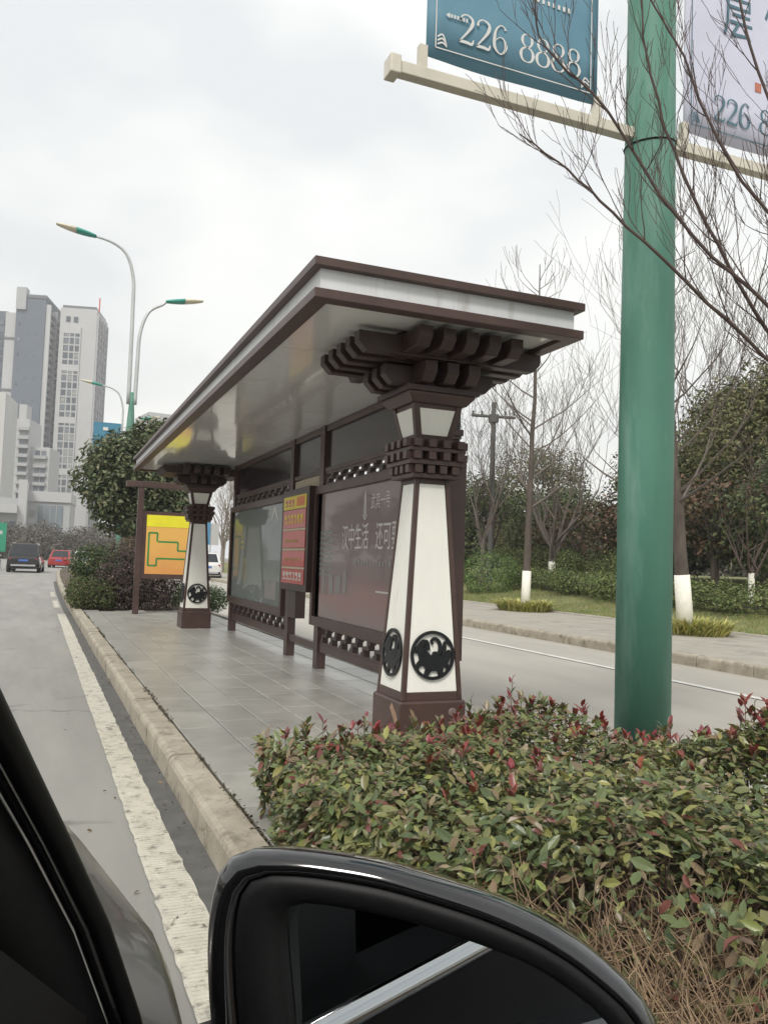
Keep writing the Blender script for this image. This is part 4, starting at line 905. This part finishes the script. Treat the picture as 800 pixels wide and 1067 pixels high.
# utility pole
UPL = empty('utility_pole', (16.65, 29.2, .5), 'grey utility pole with a crossarm behind the shelter roof', 'utility pole')
UPL.scale = (1.12, 1.12, 1.12)
UM = mat('weathered_pole', (.11, .108, .10), .85, 0, .2, 4)
build(G().lathe([(.11, -.1), (.085, 6.7), (.08, 6.75)], 12), 'pole', UM, UPL)
build(G().tube([(-.75, .3, 6.25), (.75, -.3, 6.2)], .055, 6), 'crossarm', UM, UPL)
for k in (-.7, -.4, .4, .7): build(G().lathe([(.03, 6.28), (.05, 6.32), (.03, 6.36), (.05, 6.40), (.02, 6.43)], 8, (k, -k*.4)), 'insulator', UM, UPL)
build(G().box(-.14, .14, -.14, .14, 6.0, 6.3), 'clamp', UM, UPL)

# ================================================================== NEAR BARE SHRUB AT THE RIGHT
CM = empty('bare_shrub', (3.1, 1.6, .15), 'near bare shrub whose thin twigs cross the green post at upper right', 'shrub')
rn = random.Random(140); gt = G(); gb_ = G()
B0 = Vector((0, 0, 0))
MAIN = [  # world control points of the main branches, tip last
    [(3.06, 1.58, .15), (3.50, 2.30, 1.35), (3.55, 2.95, 2.15), (3.05, 3.05, 2.55), (2.55, 3.2, 3.0), (2.25, 3.28, 3.25), (2.02, 3.36, 3.42)],
    [(3.08, 1.59, .15), (3.55, 2.28, 1.35), (3.75, 2.85, 2.2), (3.25, 2.95, 2.6), (2.75, 3.10, 3.05), (2.42, 3.2, 3.55), (2.12, 3.3, 3.85), (2.05, 3.3, 4.1)],
    [(3.10, 1.60, .15), (3.60, 2.26, 1.35), (3.8, 2.8, 2.4), (3.35, 2.85, 2.85), (2.95, 2.95, 3.3), (2.72, 3.02, 3.8), (2.52, 3.10, 4.2)],
    [(3.12, 1.62, .15), (3.65, 2.24, 1.35), (3.95, 2.7, 2.5), (3.5, 2.75, 3.0), (3.15, 2.85, 3.5), (2.95, 2.9, 4.1), (2.88, 2.9, 4.4)],
    [(3.14, 1.63, .15), (3.70, 2.22, 1.35), (4.05, 2.7, 2.6), (3.62, 2.7, 3.2), (3.35, 2.75, 3.8), (3.22, 2.8, 4.4)],
    [(3.16, 1.64, .15), (3.75, 2.20, 1.35), (3.6, 3.05, 2.3), (3.2, 3.1, 2.75), (2.85, 3.15, 3.3), (2.65, 3.2, 3.9), (2.62, 3.2, 4.3)],
    [(3.18, 1.65, .15), (3.80, 2.18, 1.35), (4.2, 2.7, 2.7), (3.9, 2.7, 3.3), (3.65, 2.7, 4.2)]]
for k, pts in enumerate(MAIN):
    pts = [Vector(p)-Vector((3.1, 1.6, .15)) for p in pts]
    fine = []
    for i in range(len(pts)-1):
        p0, p1, p2, p3 = pts[max(i-1, 0)], pts[i], pts[i+1], pts[min(i+2, len(pts)-1)]
        for j in range(5):
            t_ = j/5; fine.append(.5*((2*p1)+(p2-p0)*t_+(2*p0-5*p1+4*p2-p3)*t_*t_+(3*p1-p0-3*p2+p3)*t_**3) + Vector((rn.uniform(-1, 1), rn.uniform(-1, 1), rn.uniform(-1, 1)))*.008)
    fine.append(pts[-1]); m_ = len(fine); rs = [.016*(1-i/m_)**.8*.75+.0026 for i in range(m_)]
    build(G().tube(fine, rs, 6, caps=False), 'branch', TWIG, CM, smooth=True)
    for i in range(8, m_-2):
        if rn.random() < .95:
            d = (fine[i+1]-fine[i-1]).normalized(); ax = Vector((rn.uniform(-1, .6), rn.uniform(-1, 1), rn.uniform(-.1, 1.2))).normalized()
            grow(gt, rn, fine[i], d*.6+ax*.75, rn.uniform(.25, .7)*(1-.55*i/m_), max(.003, rs[i]*.5), 2, .34, 5, 4, .12, .0014, (2, 4), wob=.16)
tw = build(gt, 'twigs', TWIG, CM); tw['kind'] = 'stuff'
# ================================================================== BUILDINGS
BWH = mat('pale_render_wall', (.45, .45, .445), .85, 0, .06, .05); BGR = mat('slate_grey_wall', (.11, .13, .16), .8, 0, .06, .05)
BWN = mat('window_glass_far', (.07, .085, .10), .15, 0, .25, .3); BSL = mat('balcony_slab', (.38, .385, .39), .8, 0, .08, .1); BDK = mat('recess_grey', (.13, .14, .155), .8, 0, .1, .1)
BWN2 = mat('window_glass_mid', (.14, .16, .18), .2, 0, .2, .3); BWN3 = mat('window_curtained', (.27, .27, .26), .5, 0, .15, .3)
def building(name, label, loc, rz): return empty(name, loc, label, 'building', 'buildings beyond the road bend', rz)
def wins(parent, xs, zs, wd, ht, y, m, name='window', axis='x', dep=.25, frame=None):
    """windows in rows on the front (axis x: at local y) or the right side (axis y: at local x=y)"""
    g = G()
    if axis == 'x': g.box(-wd/2, wd/2, -dep, .1, 0, ht)
    else: g.box(-.1, dep, -wd/2, wd/2, 0, ht)
    mes = []
    for mm in ((m,) if m != BWN else (BWN, BWN, BWN2, BWN3)):
        me = bpy.data.meshes.new(name); me.from_pydata(g.v, [], g.f); me.materials.append(mm); mes.append(me)
    rw = random.Random(len(xs)*7+len(zs))
    for a in xs:
        for z in zs:
            o = link(name, rw.choice(mes), None, parent); o.location = (a, y, z) if axis == 'x' else (y, a, z)
# tower with white front: corner at px ~101; front runs to the left, side runs back to the right
FH = 3.05
tB = building('tower_block', 'tall pale tower block with four stacked window bays and red rooftop sign', (13.2, 350, 0), R(-15))
build(G().box(-14.4, 0, 0, 20, 0, 101), 'wall', BWH, tB); build(G().box(-13.8, -.6, .6, 19, 101, 102.2), 'parapet', BDK, tB)
build(G().box(-12.6, -6.2, -.12, .05, 3, 93), 'window_bay', BDK, tB)
for z in (93, 77.5, 56, 35, 16): build(G().box(-12.9, -5.9, -.6, 0, z-2.6, z), 'bay_band', BWH, tB)
for x in (-12.75, -10.3, -8.2, -6.1): build(G().box(x-.22, x+.22, -.55, 0, 3, 93), 'bay_pier', BWH, tB)
wins(tB, (-11.5, -9.25, -7.15), [4+FH*i for i in range(29)], 1.5, 1.9, -.12, BWN)
wins(tB, (-11.2, -8.2), (95.2,), 1.7, 2.2, 0, BWN)
for i in range(29): build(G().box(-12.6, -6.2, -.45, 0, 3.05+FH*i, 3.75+FH*i), 'spandrel', BSL, tB)
wins(tB, (2.6, 7.2, 11.8, 16.4), [4+FH*i for i in range(31)], 2.6, 2.0, 0, BWN, axis='y')
for q in (0.6, 4.9, 9.5, 14.1, 18.8): build(G().box(0, .7, q-.35, q+.35, 2, 99), 'side_pier', BSL, tB)
build(G().box(.4, .8, .3, 1.0, 100, 106), 'rooftop_sign', mat('rooftop_red', (.5, .07, .05), .6), tB)
# slate tower with balcony side
tA = building('tower_block', 'tall slate-grey tower block with balconies down its side', (-6.4, 352, 0), R(-15))
build(G().box(-11.2, 0, 0, 22, 0, 103), 'wall', BGR, tA); build(G().box(-11.2, .3, -.3, 22, 103, 104.4), 'parapet', BDK, tA)
build(G().box(-15.5, -11.2, 1.5, 18, 0, 97), 'white_wing', BWH, tA); build(G().box(-11.2, -7.4, -.9, 3, 98, 107), 'roof_house', BSL, tA)
for z in (40, 65, 86): build(G().box(-15.7, -11.1, 1.2, 3, z, z+.9), 'band', BDK, tA)
wins(tA, (-9.6,), [6+FH*2*i for i in range(15)], .7, 1.2, 0, BWN)
for i in range(32):
    z = 3+FH*i
    build(G().box(0, 1.7, 2.5, 9.5, z, z+1.0), 'balcony', BSL, tA); build(G().box(0, 1.7, 12, 20.5, z, z+1.0), 'balcony', BSL, tA)
for q in (1.2, 10.7, 21.2): build(G().box(0, 1.9, q-.5, q+.5, 2, 101), 'balcony_pier', BWH, tA)
wins(tA, (-6.5, -3.2), [6+FH*3*i for i in range(10)], .6, 1.1, 0, BWN2)
wins(tA, (4.2, 7.6, 13.8, 18.5), [3.9+FH*i for i in range(31)], 2.4, 2.0, 0, BWN, axis='y', dep=.2)
build(G().box(-22, -15.5, 4, 20, 0, 98), 'wall', BGR, tA); wins(tA, (-20.5, -17.6), [4+FH*i for i in range(30)], 1.8, 1.9, 4, BWN)
# white stepped block in front
tC = building('apartment_block', 'white stepped apartment block with balconies in front of the slate tower', (-8.2, 300, 0), R(-15))
build(G().box(-8.2, 0, 0, 14, 0, 46), 'wall', BWH, tC); build(G().box(-3.8, -1.4, .5, 6, 46, 51), 'roof_house', BWH, tC); build(G().box(0, 6.2, 3, 16, 0, 37), 'wing', BWH, tC)
for i in range(14):
    z = 2.4+FH*i
    build(G().box(-3.4, .2, -1.4, 0, z, z+1.1), 'balcony', BSL, tC)
    if i < 11: build(G().box(1.2, 5.4, 1.8, 3, z, z+1.1), 'balcony', BSL, tC)
wins(tC, (-6.4,), [3.4+FH*i for i in range(13)], 2.4, 1.9, 0, BWN); wins(tC, (-1.7,), [3.5+FH*i for i in range(13)], 2.8, 1.9, 0, BWN, dep=.1); wins(tC, (2.3, 4.3), [3.5+FH*i for i in range(11)], 1.5, 1.8, 3, BWN)
# beige blank building at the left edge with a dark mark
tD = building('office_block', 'blank beige block at the left edge with a dark slanted mark', (-13.4, 250, 0), R(-8))
build(G().box(-14, 0, 0, 18, 0, 45.5), 'wall', mat('beige_render', (.52, .52, .50), .85, 0, .05, .05), tD)
for k in range(3): build(G().add([(-4.6+k*.1, -.1, 29-k*2.4), (-1.3-k*.4, -.1, 30-k*2.6), (-1.5-k*.4, -.1, 29.2-k*2.6), (-4.4+k*.1, -.1, 28.3-k*2.4)], [(0, 1, 2, 3)]), 'wall_mark', BGR, tD)
# podium buildings
tE = building('gate_building', 'low grey building with a dark glazed centre below the towers', (-.4, 200, 0), R(-6))
build(G().box(-4.6, 4.4, 0, 14, 0, 14.6), 'wall', BSL, tE); build(G().box(-4.8, 4.6, -.5, 14, 12.6, 14.9), 'cornice', BWH, tE)
build(G().box(-2.2, 2.9, -.3, .2, 0, 11.8), 'glazing', mat('glazed_front', (.17, .20, .22), .2, 0, .15, .3), tE)
for x in (-1.0, .3, 1.6): build(G().box(x-.06, x+.06, -.42, -.3, 0, 11.8), 'mullion', BSL, tE)
wins(tE, (-3.4,), (3.2, 6.2, 9.2), 1.1, 1.4, 0, BWN); wins(tE, (-1.3, 1.7), (5.5,), 1.2, .7, -.3, BWH, 'sign_plate')
tF = building('low_building', 'low white building with flat canopy at the left edge', (-6.8, 190, 0), 0)
build(G().box(-10, 1.6, 0, 12, 0, 12.5), 'wall', BSL, tF); build(G().box(-10.5, .2, -2.5, 0, 9.2, 11.0), 'canopy', BWH, tF); build(G().box(.2, 1.9, -.4, 12, 0, 16.5), 'tower', BWH, tF)
wins(tF, (-5.5, -3.8, -2.1, -.6), (2.2, 5.6), 1.1, 1.9, 0, BWN)
tG = building('tower_block', 'hazy pale block far behind the service road trees', (46, 300, 0), R(10))
build(G().box(-16, 8, 0, 18, 0, 52), 'wall', BWH, tG); wins(tG, [-14+3.4*i for i in range(7)], [4+FH*i for i in range(15)], 1.7, 1.8, 0, BWN)

# ================================================================== SMALL STREET THINGS
gs_ = empty('road_sign', (-3.3, 62, 0), 'green road sign at the left edge beyond the cars', 'sign')
SG = mat('sign_green', (.03, .26, .15), .5)
build(G().box(-.55, .55, -.04, 0, 1.2, 3.2), 'panel', SG, gs_); build(G().tube([(.1, .05, 0), (.1, .05, 3.2)], .06, 8), 'post', LGREY, gs_); build(G().box(-.3, .3, -.05, -.041, 2.4, 2.65), 'white_mark', BWH, gs_)
bs = empty('road_sign', (10.3, 57, .15), 'blue and white sign boards beyond the white car on the service road', 'sign')
build(G().box(-.55, -.0, -.04, 0, 2.0, 3.6), 'blue_panel', mat('sign_blue', (.08, .25, .42), .5), bs); build(G().box(.1, .6, -.04, 0, 2.0, 3.5), 'white_panel', BWH, bs); build(G().tube([(0.05, .05, 0), (.05, .05, 3.5)], .05, 8), 'post', LGREY, bs)

# ================================================================== CARS ON THE ROAD
def car(label, loc, rz, paint, L=4.5, W=1.80, H=1.45, suv=False, group='cars on the road'):
    t = empty('car', loc, label, 'car', group, rz); h = W/2; gc = .22 if suv else .17; bh = .98 if suv else .86
    def sec(y, w_, z0, z1, r=.10): return [(-w_+r, y, z0), (w_-r, y, z0), (w_, y, z0+r), (w_+.02, y, (z0+z1)*.5), (w_-.02, y, z1-r), (w_-r-.06, y, z1), (-w_+r+.06, y, z1), (-w_+.02, y, z1-r), (-w_-.02, y, (z0+z1)*.5), (-w_, y, z0+r)]
    f = L/2
    build(G().loft([sec(-f, h*.80, gc+.12, bh-.12), sec(-f+.10, h*.94, gc+.03, bh-.01), sec(-f+.6, h, gc, bh+.02), sec(0, h, gc, bh), sec(f-1.1, h, gc, bh-.05), sec(f-.3, h*.95, gc+.02, bh-.16), sec(f, h*.75, gc+.12, bh-.30)][::-1]), 'body', paint, t, smooth=False, bevel=.03)
    def cab(y, w_, z0, z1): return [(-w_, y, z0), (w_, y, z0), (w_*.80, y, z1), (-w_*.80, y, z1)]
    yr, yt, yf, yb = (-f+.12, -f+.55, .15, 1.0) if suv else (-f+.55, -f+1.25, .25, 1.05)
    g = G(); A = [(-h+.06, yr, bh-.03), (h-.06, yr, bh-.03), (h-.06, yb, bh-.05), (-h+.06, yb, bh-.05)]; B = [(-h*.76, yt, H), (h*.76, yt, H), (h*.76, yf, H), (-h*.76, yf, H)]
    g.loft([A, B]); cb = build(g, 'cabin', paint, t, bevel=.05)
    def face(i, j, name, s=.86, o=.012, lo=.12, hi=.88):
        a0, a1, b0, b1 = [Vector(p) for p in (A[i], A[j], B[i], B[j])]; n = (a1-a0).cross(b0-a0).normalized()
        P_ = []
        for (u_, v_) in ((1-s, lo), (s, lo), (s, hi), (1-s, hi)): P_.append((a0.lerp(a1, u_)).lerp(b0.lerp(b1, u_), v_))
        build(G().loft([[p-n*.02 for p in P_], [p+n*o for p in P_]]), name, GLASSD, cb)
    face(0, 1, 'rear_window', .9); face(1, 2, 'side_window', .9); face(3, 0, 'side_window', .9); face(2, 3, 'windscreen', .93)
    for sx_ in (-1, 1):
        for yy_ in (-f+.85, f-.85):
            x_ = sx_*(h-.10); ty = build(G().loft([[(x_+dx_, yy_+r_*math.cos(q), .33+r_*math.sin(q)) for q in [2*math.pi*k/18 for k in range(18)]] for dx_, r_ in ((-.12, .29), (-.10, .335), (.10, .335), (.12, .29))]), 'wheel', RUBBER, t)
            build(G().loft([[(x_+sx_*dx_, yy_+r_*math.cos(q), .33+r_*math.sin(q)) for q in [2*math.pi*k/12 for k in range(12)]] for dx_, r_ in ((.10, .21), (.127, .19))]), 'rim', LGREY, ty)
        zl = bh-.22
        build(G().box(sx_*(h*.62)-.20, sx_*(h*.62)+.20, -f-.005+.03, -f+.25, zl, zl+.13), 'tail_light', mat('tail_light_red', (.30, .015, .012), .25), t)
        build(G().box(sx_*h+(-.02 if sx_ < 0 else -.1)+(-.1 if sx_ < 0 else .0), sx_*h+(.1 if sx_ < 0 else .02)+(0 if sx_ < 0 else .1), .75, .85, bh+.02, bh+.15), 'side_mirror', paint, t)
        build(G().box(sx_*(h*.60)-.18, sx_*(h*.60)+.18, f-.2, f-.06, bh-.34, bh-.22), 'headlight', LGLASS, t)
    build(G().box(-.26, .26, -f-.01, -f+.1, bh-.30, bh-.18), 'number_plate', mat('plate_blue', (.06, .14, .45), .4), t)
    build(G().box(-h*.85, h*.85, -f-.03, -f+.2, gc+.10, gc+.26), 'rear_bumper', BLACKM if suv else paint, t)
    build(G().box(-h*.72, h*.72, -f-.045, -f+.1, gc+.17, gc+.27), 'bumper_trim', mat('silver_trim', (.45, .45, .46), .35, .4), t) if suv else None
    if suv:
        for sx_ in (-1, 1): build(G().tube([(sx_*h*.70, yt+.1, H+.03), (sx_*h*.72, yt+.3, H+.06), (sx_*h*.72, yf-.2, H+.06), (sx_*h*.70, yf, H+.02)], .02, 5), 'roof_rail', LGREY, t)
    return t
car('black SUV with blue number plate driving away on the road', (-1.25, 56, 0), R(-3), BLACKP, 4.7, 1.9, 1.75, True)
car('red car ahead of the black SUV', (1.10, 75, 0), R(-7), mat('red_paint', (.32, .02, .02), .3, .2, .1, 4, coat=.8), 4.5, 1.8, 1.48)
WP = mat('white_paint', (.62, .62, .60), .35, 0, .05, 4, coat=.6)
car('white car at the left edge beside the black SUV', (-4.1, 62, 0), R(-3), WP, 4.6, 1.85, 1.5)
car('farthest white car partly behind the red car', (3.6, 96, 0), R(-10), WP, 4.6, 1.8, 1.5)
car('white hatchback on the service road seen between far column and advert', (8.35, 48, 0), R(-4), WP, 4.2, 1.75, 1.55, True)

# ================================================================== THE CAR THE PICTURE IS TAKEN FROM
MC = empty('car', (-.75, 0, 0), 'black car around the viewer, with its door mirror and windscreen pillar in view', 'car')
def mc(g, name, m, p=None, **k):
    g.v = [(x+.75, y, z) for x, y, z in g.v]; return build(g, name, m, p or MC, **k)
# door skin, sill to belt, and the chrome belt strip
prof = [(.056, .905), (.085, .900), (.112, .87), (.128, .80), (.128, .62), (.118, .45), (.085, .30), (.03, .24), (-.03, .24), (-.03, .895)]
for nm, ya, yb in (('front_door', -.62, .66), ('rear_door', -1.75, -.63)):
    d = mc(G().loft([[(x, y, z) for x, z in prof] for y in (ya+.003, ya+.3, (ya+yb)/2, yb-.003)]), nm, BLACKP, smooth=False, bevel=.01)
BL = [(-1.7, 1.045), (-.9, 1.04), (-.3, 1.03), (0, 1.018), (.156, .997), (.274, .971), (.37, .950), (.46, .930), (.56, .915)]
mc(G().tube([(.062, y_, z_) for y_, z_ in BL], .012, 8), 'belt_strip', CHROME, smooth=True)
mc(G().loft([[(-.05, y_, .90), (.055, y_, .90), (.055, y_, z_-.006), (-.05, y_, z_-.006)] for y_, z_ in BL]), 'window_sill', BLACKM)
# front wing: crowned skin sweeping forward
rings = []
for y, sx_, zt in ((.665, .128, .950), (.85, .133, .945), (1.03, .106, .935), (1.20, .080, .926), (1.35, .055, .916), (1.60, .005, .895), (1.95, -.10, .85), (2.25, -.30, .76)):
    rings.append([(sx_-.70, y, zt+.055), (sx_-.34, y, zt+.045), (sx_-.16, y, zt+.026), (sx_-.055, y, zt+.004), (sx_-.018, y, zt-.016), (sx_, y, zt-.055), (sx_-.002, y, zt-.12), (sx_-.012, y, zt-.34), (sx_-.04, y, .30), (sx_-.70, y, .30)])
mc(G().loft(rings), 'front_wing', SHEENP, smooth=True)
rings2 = [[(-1.42, y, z+.04), (-.9, y, z+.075), (-.45, y, z+.06), (-.45, y, z-.02), (-1.42, y, z-.02)] for y, z in ((.62, .96), (1.2, .945), (1.7, .90), (2.2, .80))]
mc(G().loft(rings2), 'bonnet', SHEENP, smooth=True)
# windscreen pillar: outer gloss band, rubber, inner trim
def pil(off, z_off, r, name, m, n=10):
    pts = [(-.075, .10, 1.475), (-.045, .24, 1.36), (-.016, .346, 1.25), (.0, .408, 1.202), (.020, .475, 1.145), (.047, .53, 1.075), (.072, .565, 1.0), (.085, .58, .95)]
    return mc(G().tube([(x-off, y, z+z_off) for x, y, z in pts], r, n), name, m, smooth=True)
pil(.006, 0, .006, 'pillar_seal', BLACKM); pil(.016, .004, .0055, 'pillar_trim', BLACKP); pil(.055, -.012, .036, 'windscreen_pillar', BLACKM, 14)
# inner door corner panel with a speaker grille, dashboard, floor and roof
mc(G().loft([[(x, y, z) for x, y, z in r_] for r_ in ([(-.04, .30, 1.20), (.035, .52, 1.03), (.05, .56, .90), (-.03, .26, .90)], [(-.09, .33, 1.20), (-.02, .55, 1.05), (0, .60, .90), (-.12, .28, .90)])]), 'corner_panel', BLACKM)
mc(G().loft([[(-1.45, .35, .98), (-.06, .35, .99), (-.03, .60, 1.0), (-1.45, .75, 1.02)], [(-1.45, .30, .55), (-.06, .30, .55), (-.03, .60, .55), (-1.45, .7, .55)]][::-1]), 'dashboard', BLACKM)
mc(G().box(-1.5, -.03, -1.7, .6, .22, .28), 'cabin_floor', BLACKM)
mc(G().box(-1.56, -1.50, -1.75, .66, .24, .98), 'far_door', BLACKP, bevel=.02)
mc(G().loft([[(-1.53, y_, .98), (-1.51, y_, .98), (-1.39, y_, 1.45), (-1.41, y_, 1.45)] for y_ in (-1.70, .3)]), 'far_window', GLASSD)
mc(G().loft([[(x_, -1.78, .5), (x_, -1.74, .5), (x_, -1.64, 1.46), (x_, -1.68, 1.46)] for x_ in (-1.48, -.08)]), 'cabin_back', BLACKM)
mc(G().loft([[(-1.35, -1.6, 1.47), (-.13, -1.6, 1.47), (-.10, -1.6, 1.44), (-1.4, -1.6, 1.44)], [(-1.35, -.6, 1.53), (-.12, -.6, 1.53), (-.085, -.6, 1.49), (-1.4, -.6, 1.49)], [(-1.35, .05, 1.51), (-.13, .05, 1.51), (-.10, .05, 1.475), (-1.4, .05, 1.475)]]), 'roof', BLACKP, smooth=False)
for y_ in (-.62, -1.7): mc(G().tube([(.03, y_, .97), (-.06, y_-.05, 1.25), (-.11, y_-.1, 1.48)], .035, 8), 'door_pillar', BLACKM)
mc(G().box(-.65, -.2, -1.0, -.75, .3, 1.1), 'seat_back', mat('seat_cloth', (.03, .03, .032), .9), bevel=.05); mc(G().box(-.65, -.2, -.9, -.3, .3, .55), 'seat_cushion', MATS['seat_cloth'], bevel=.05)
for y_ in (1.45, -1.25):
    ty = mc(G().loft([[(-.09+dx_, y_+r_*math.cos(q), .33+r_*math.sin(q)) for q in [2*math.pi*k/24 for k in range(24)]] for dx_, r_ in ((-.12, .28), (-.10, .33), (.10, .33), (.12, .28))]), 'wheel', RUBBER)
# door mirror: outlines in the plane of its glass
MP = Vector((.25, .49, 1.03)); U = Vector((.873, -.489, 0)).normalized(); N = Vector((-.489, -.873, 0)).normalized(); V = Vector((0, 0, 1))
OUT = [(-.150, -.075), (-.157, -.041), (-.161, -.001), (-.160, .031), (-.153, .057), (-.137, .069), (-.104, .072), (-.052, .069), (-.013, .062), (.037, .050), (.080, .033), (.116, .009), (.137, -.013), (.148, -.045), (.140, -.075), (.11, -.095), (.03, -.105), (-.06, -.105), (-.12, -.098)]
GLS = [(-.092, -.070), (-.098, -.036), (-.106, .010), (-.1065, .030), (-.099, .040), (-.076, .0415), (-.025, .036), (.025, .025), (.062, .013), (.093, -.005), (.106, -.017), (.116, -.045), (.108, -.068), (.06, -.080), (-.02, -.084), (-.07, -.082)]
def resamp(poly, n, c=(-.01, -.015)):
    """n points by angle about c along the closed outline, smoothed"""
    out_ = []; m_ = len(poly)
    dense = []
    for i in range(m_):
        p0, p1, p2, p3 = poly[i-1], poly[i], poly[(i+1) % m_], poly[(i+2) % m_]
        for k in range(10):
            t = k/10; dense.append(tuple(.5*(2*p1[c_]+(p2[c_]-p0[c_])*t+(2*p0[c_]-5*p1[c_]+4*p2[c_]-p3[c_])*t*t+(3*p1[c_]-p0[c_]-3*p2[c_]+p3[c_])*t**3) for c_ in (0, 1)))
    for j in range(n):
        a = 2*math.pi*j/n; best = min(dense, key=lambda p: abs((math.atan2(p[1]-c[1], p[0]-c[0])-a+math.pi) % (2*math.pi)-math.pi)); out_.append(best)
    return out_
NR = 72; oo = resamp(OUT, NR); gl = resamp(GLS, NR)
def ring(pts, s, d, cu=-.01, cv=-.015, shift=0): return [MP + U*(cu+(a-cu)*s+shift) + V*(cv+(b-cv)*s-.24*max(0, d-.012)) - N*d for a, b in pts]
def mixr(t): return [(g_[0]*(1-t)+o_[0]*t, g_[1]*(1-t)+o_[1]*t) for g_, o_ in zip(gl, oo)]
mh = mc(G().loft([ring(mixr(.60), 1, .006), ring(mixr(.62), 1, -.0015), ring(mixr(.80), 1, -.001), ring(oo, .975, .004), ring(oo, .995, .012), ring(oo, 1, .022), ring(oo, .99, .045), ring(oo, .93, .070), ring(oo, .80, .092), ring(oo, .55, .106), ring(oo, .2, .112), ring(oo, .01, .1125)], caps=False), 'mirror_housing', BLACKP, smooth=True)
mz = mc(G().loft([ring(gl, 1.0, .045), ring(gl, 1.005, .000), ring(mixr(.30), 1, -.003), ring(mixr(.56), 1, -.002), ring(mixr(.61), 1, .004), ring(mixr(.61), 1, .02)], caps=False), 'mirror_bezel', BLACKM, smooth=True)
def gring(d): return [MP + U*a + V*b - N*(d-.052*a+.139*b) for a, b in gl]
mc(G().loft([gring(.022), gring(.016)]), 'mirror_glass', MIRG)
mc(G().tube([(.05, .56, .925), (.11, .575, .94), (.17, .57, .955)], [.045, .038, .035], 10), 'mirror_arm', BLACKM, smooth=True)

# ================================================================== OPPOSITE SIDE OF THE ROAD (seen only as reflections in glass and roof)
t0 = leafy_tree('street_tree', 'evergreen street tree across the road, first of the row', (-15, 22, 0), 4.2, 2.4, 2.4, 2.3, 16, 201, EV, 160, .3, .15, 'street trees across the road')
ORD = ('second', 'third', 'fourth', 'fifth', 'sixth')
for i in range(5):
    c = copy_tree(t0); c.location = (-15-i*.3, 22+7.5*(i+1), 0); c.rotation_euler.z = i*1.3; c['label'] = 'evergreen street tree across the road, %s of the row' % ORD[i]

# ================================================================== HAZE
HZ = True
if HZ:
    hz = build(G().box(-320, 320, -60, 480, -1.2, 112), 'haze', None); hz['kind'] = 'stuff'
    hm = bpy.data.materials.new('haze'); hm.use_nodes = True; n_ = hm.node_tree; n_.nodes.clear()
    o_ = n_.nodes.new('ShaderNodeOutputMaterial'); v_ = n_.nodes.new('ShaderNodeVolumePrincipled'); v_.inputs['Color'].default_value = (.92, .94, .96, 1); v_.inputs['Density'].default_value = .0008; v_.inputs['Anisotropy'].default_value = 0
    n_.links.new(v_.outputs[0], o_.inputs['Volume']); hz.data.materials.append(hm)
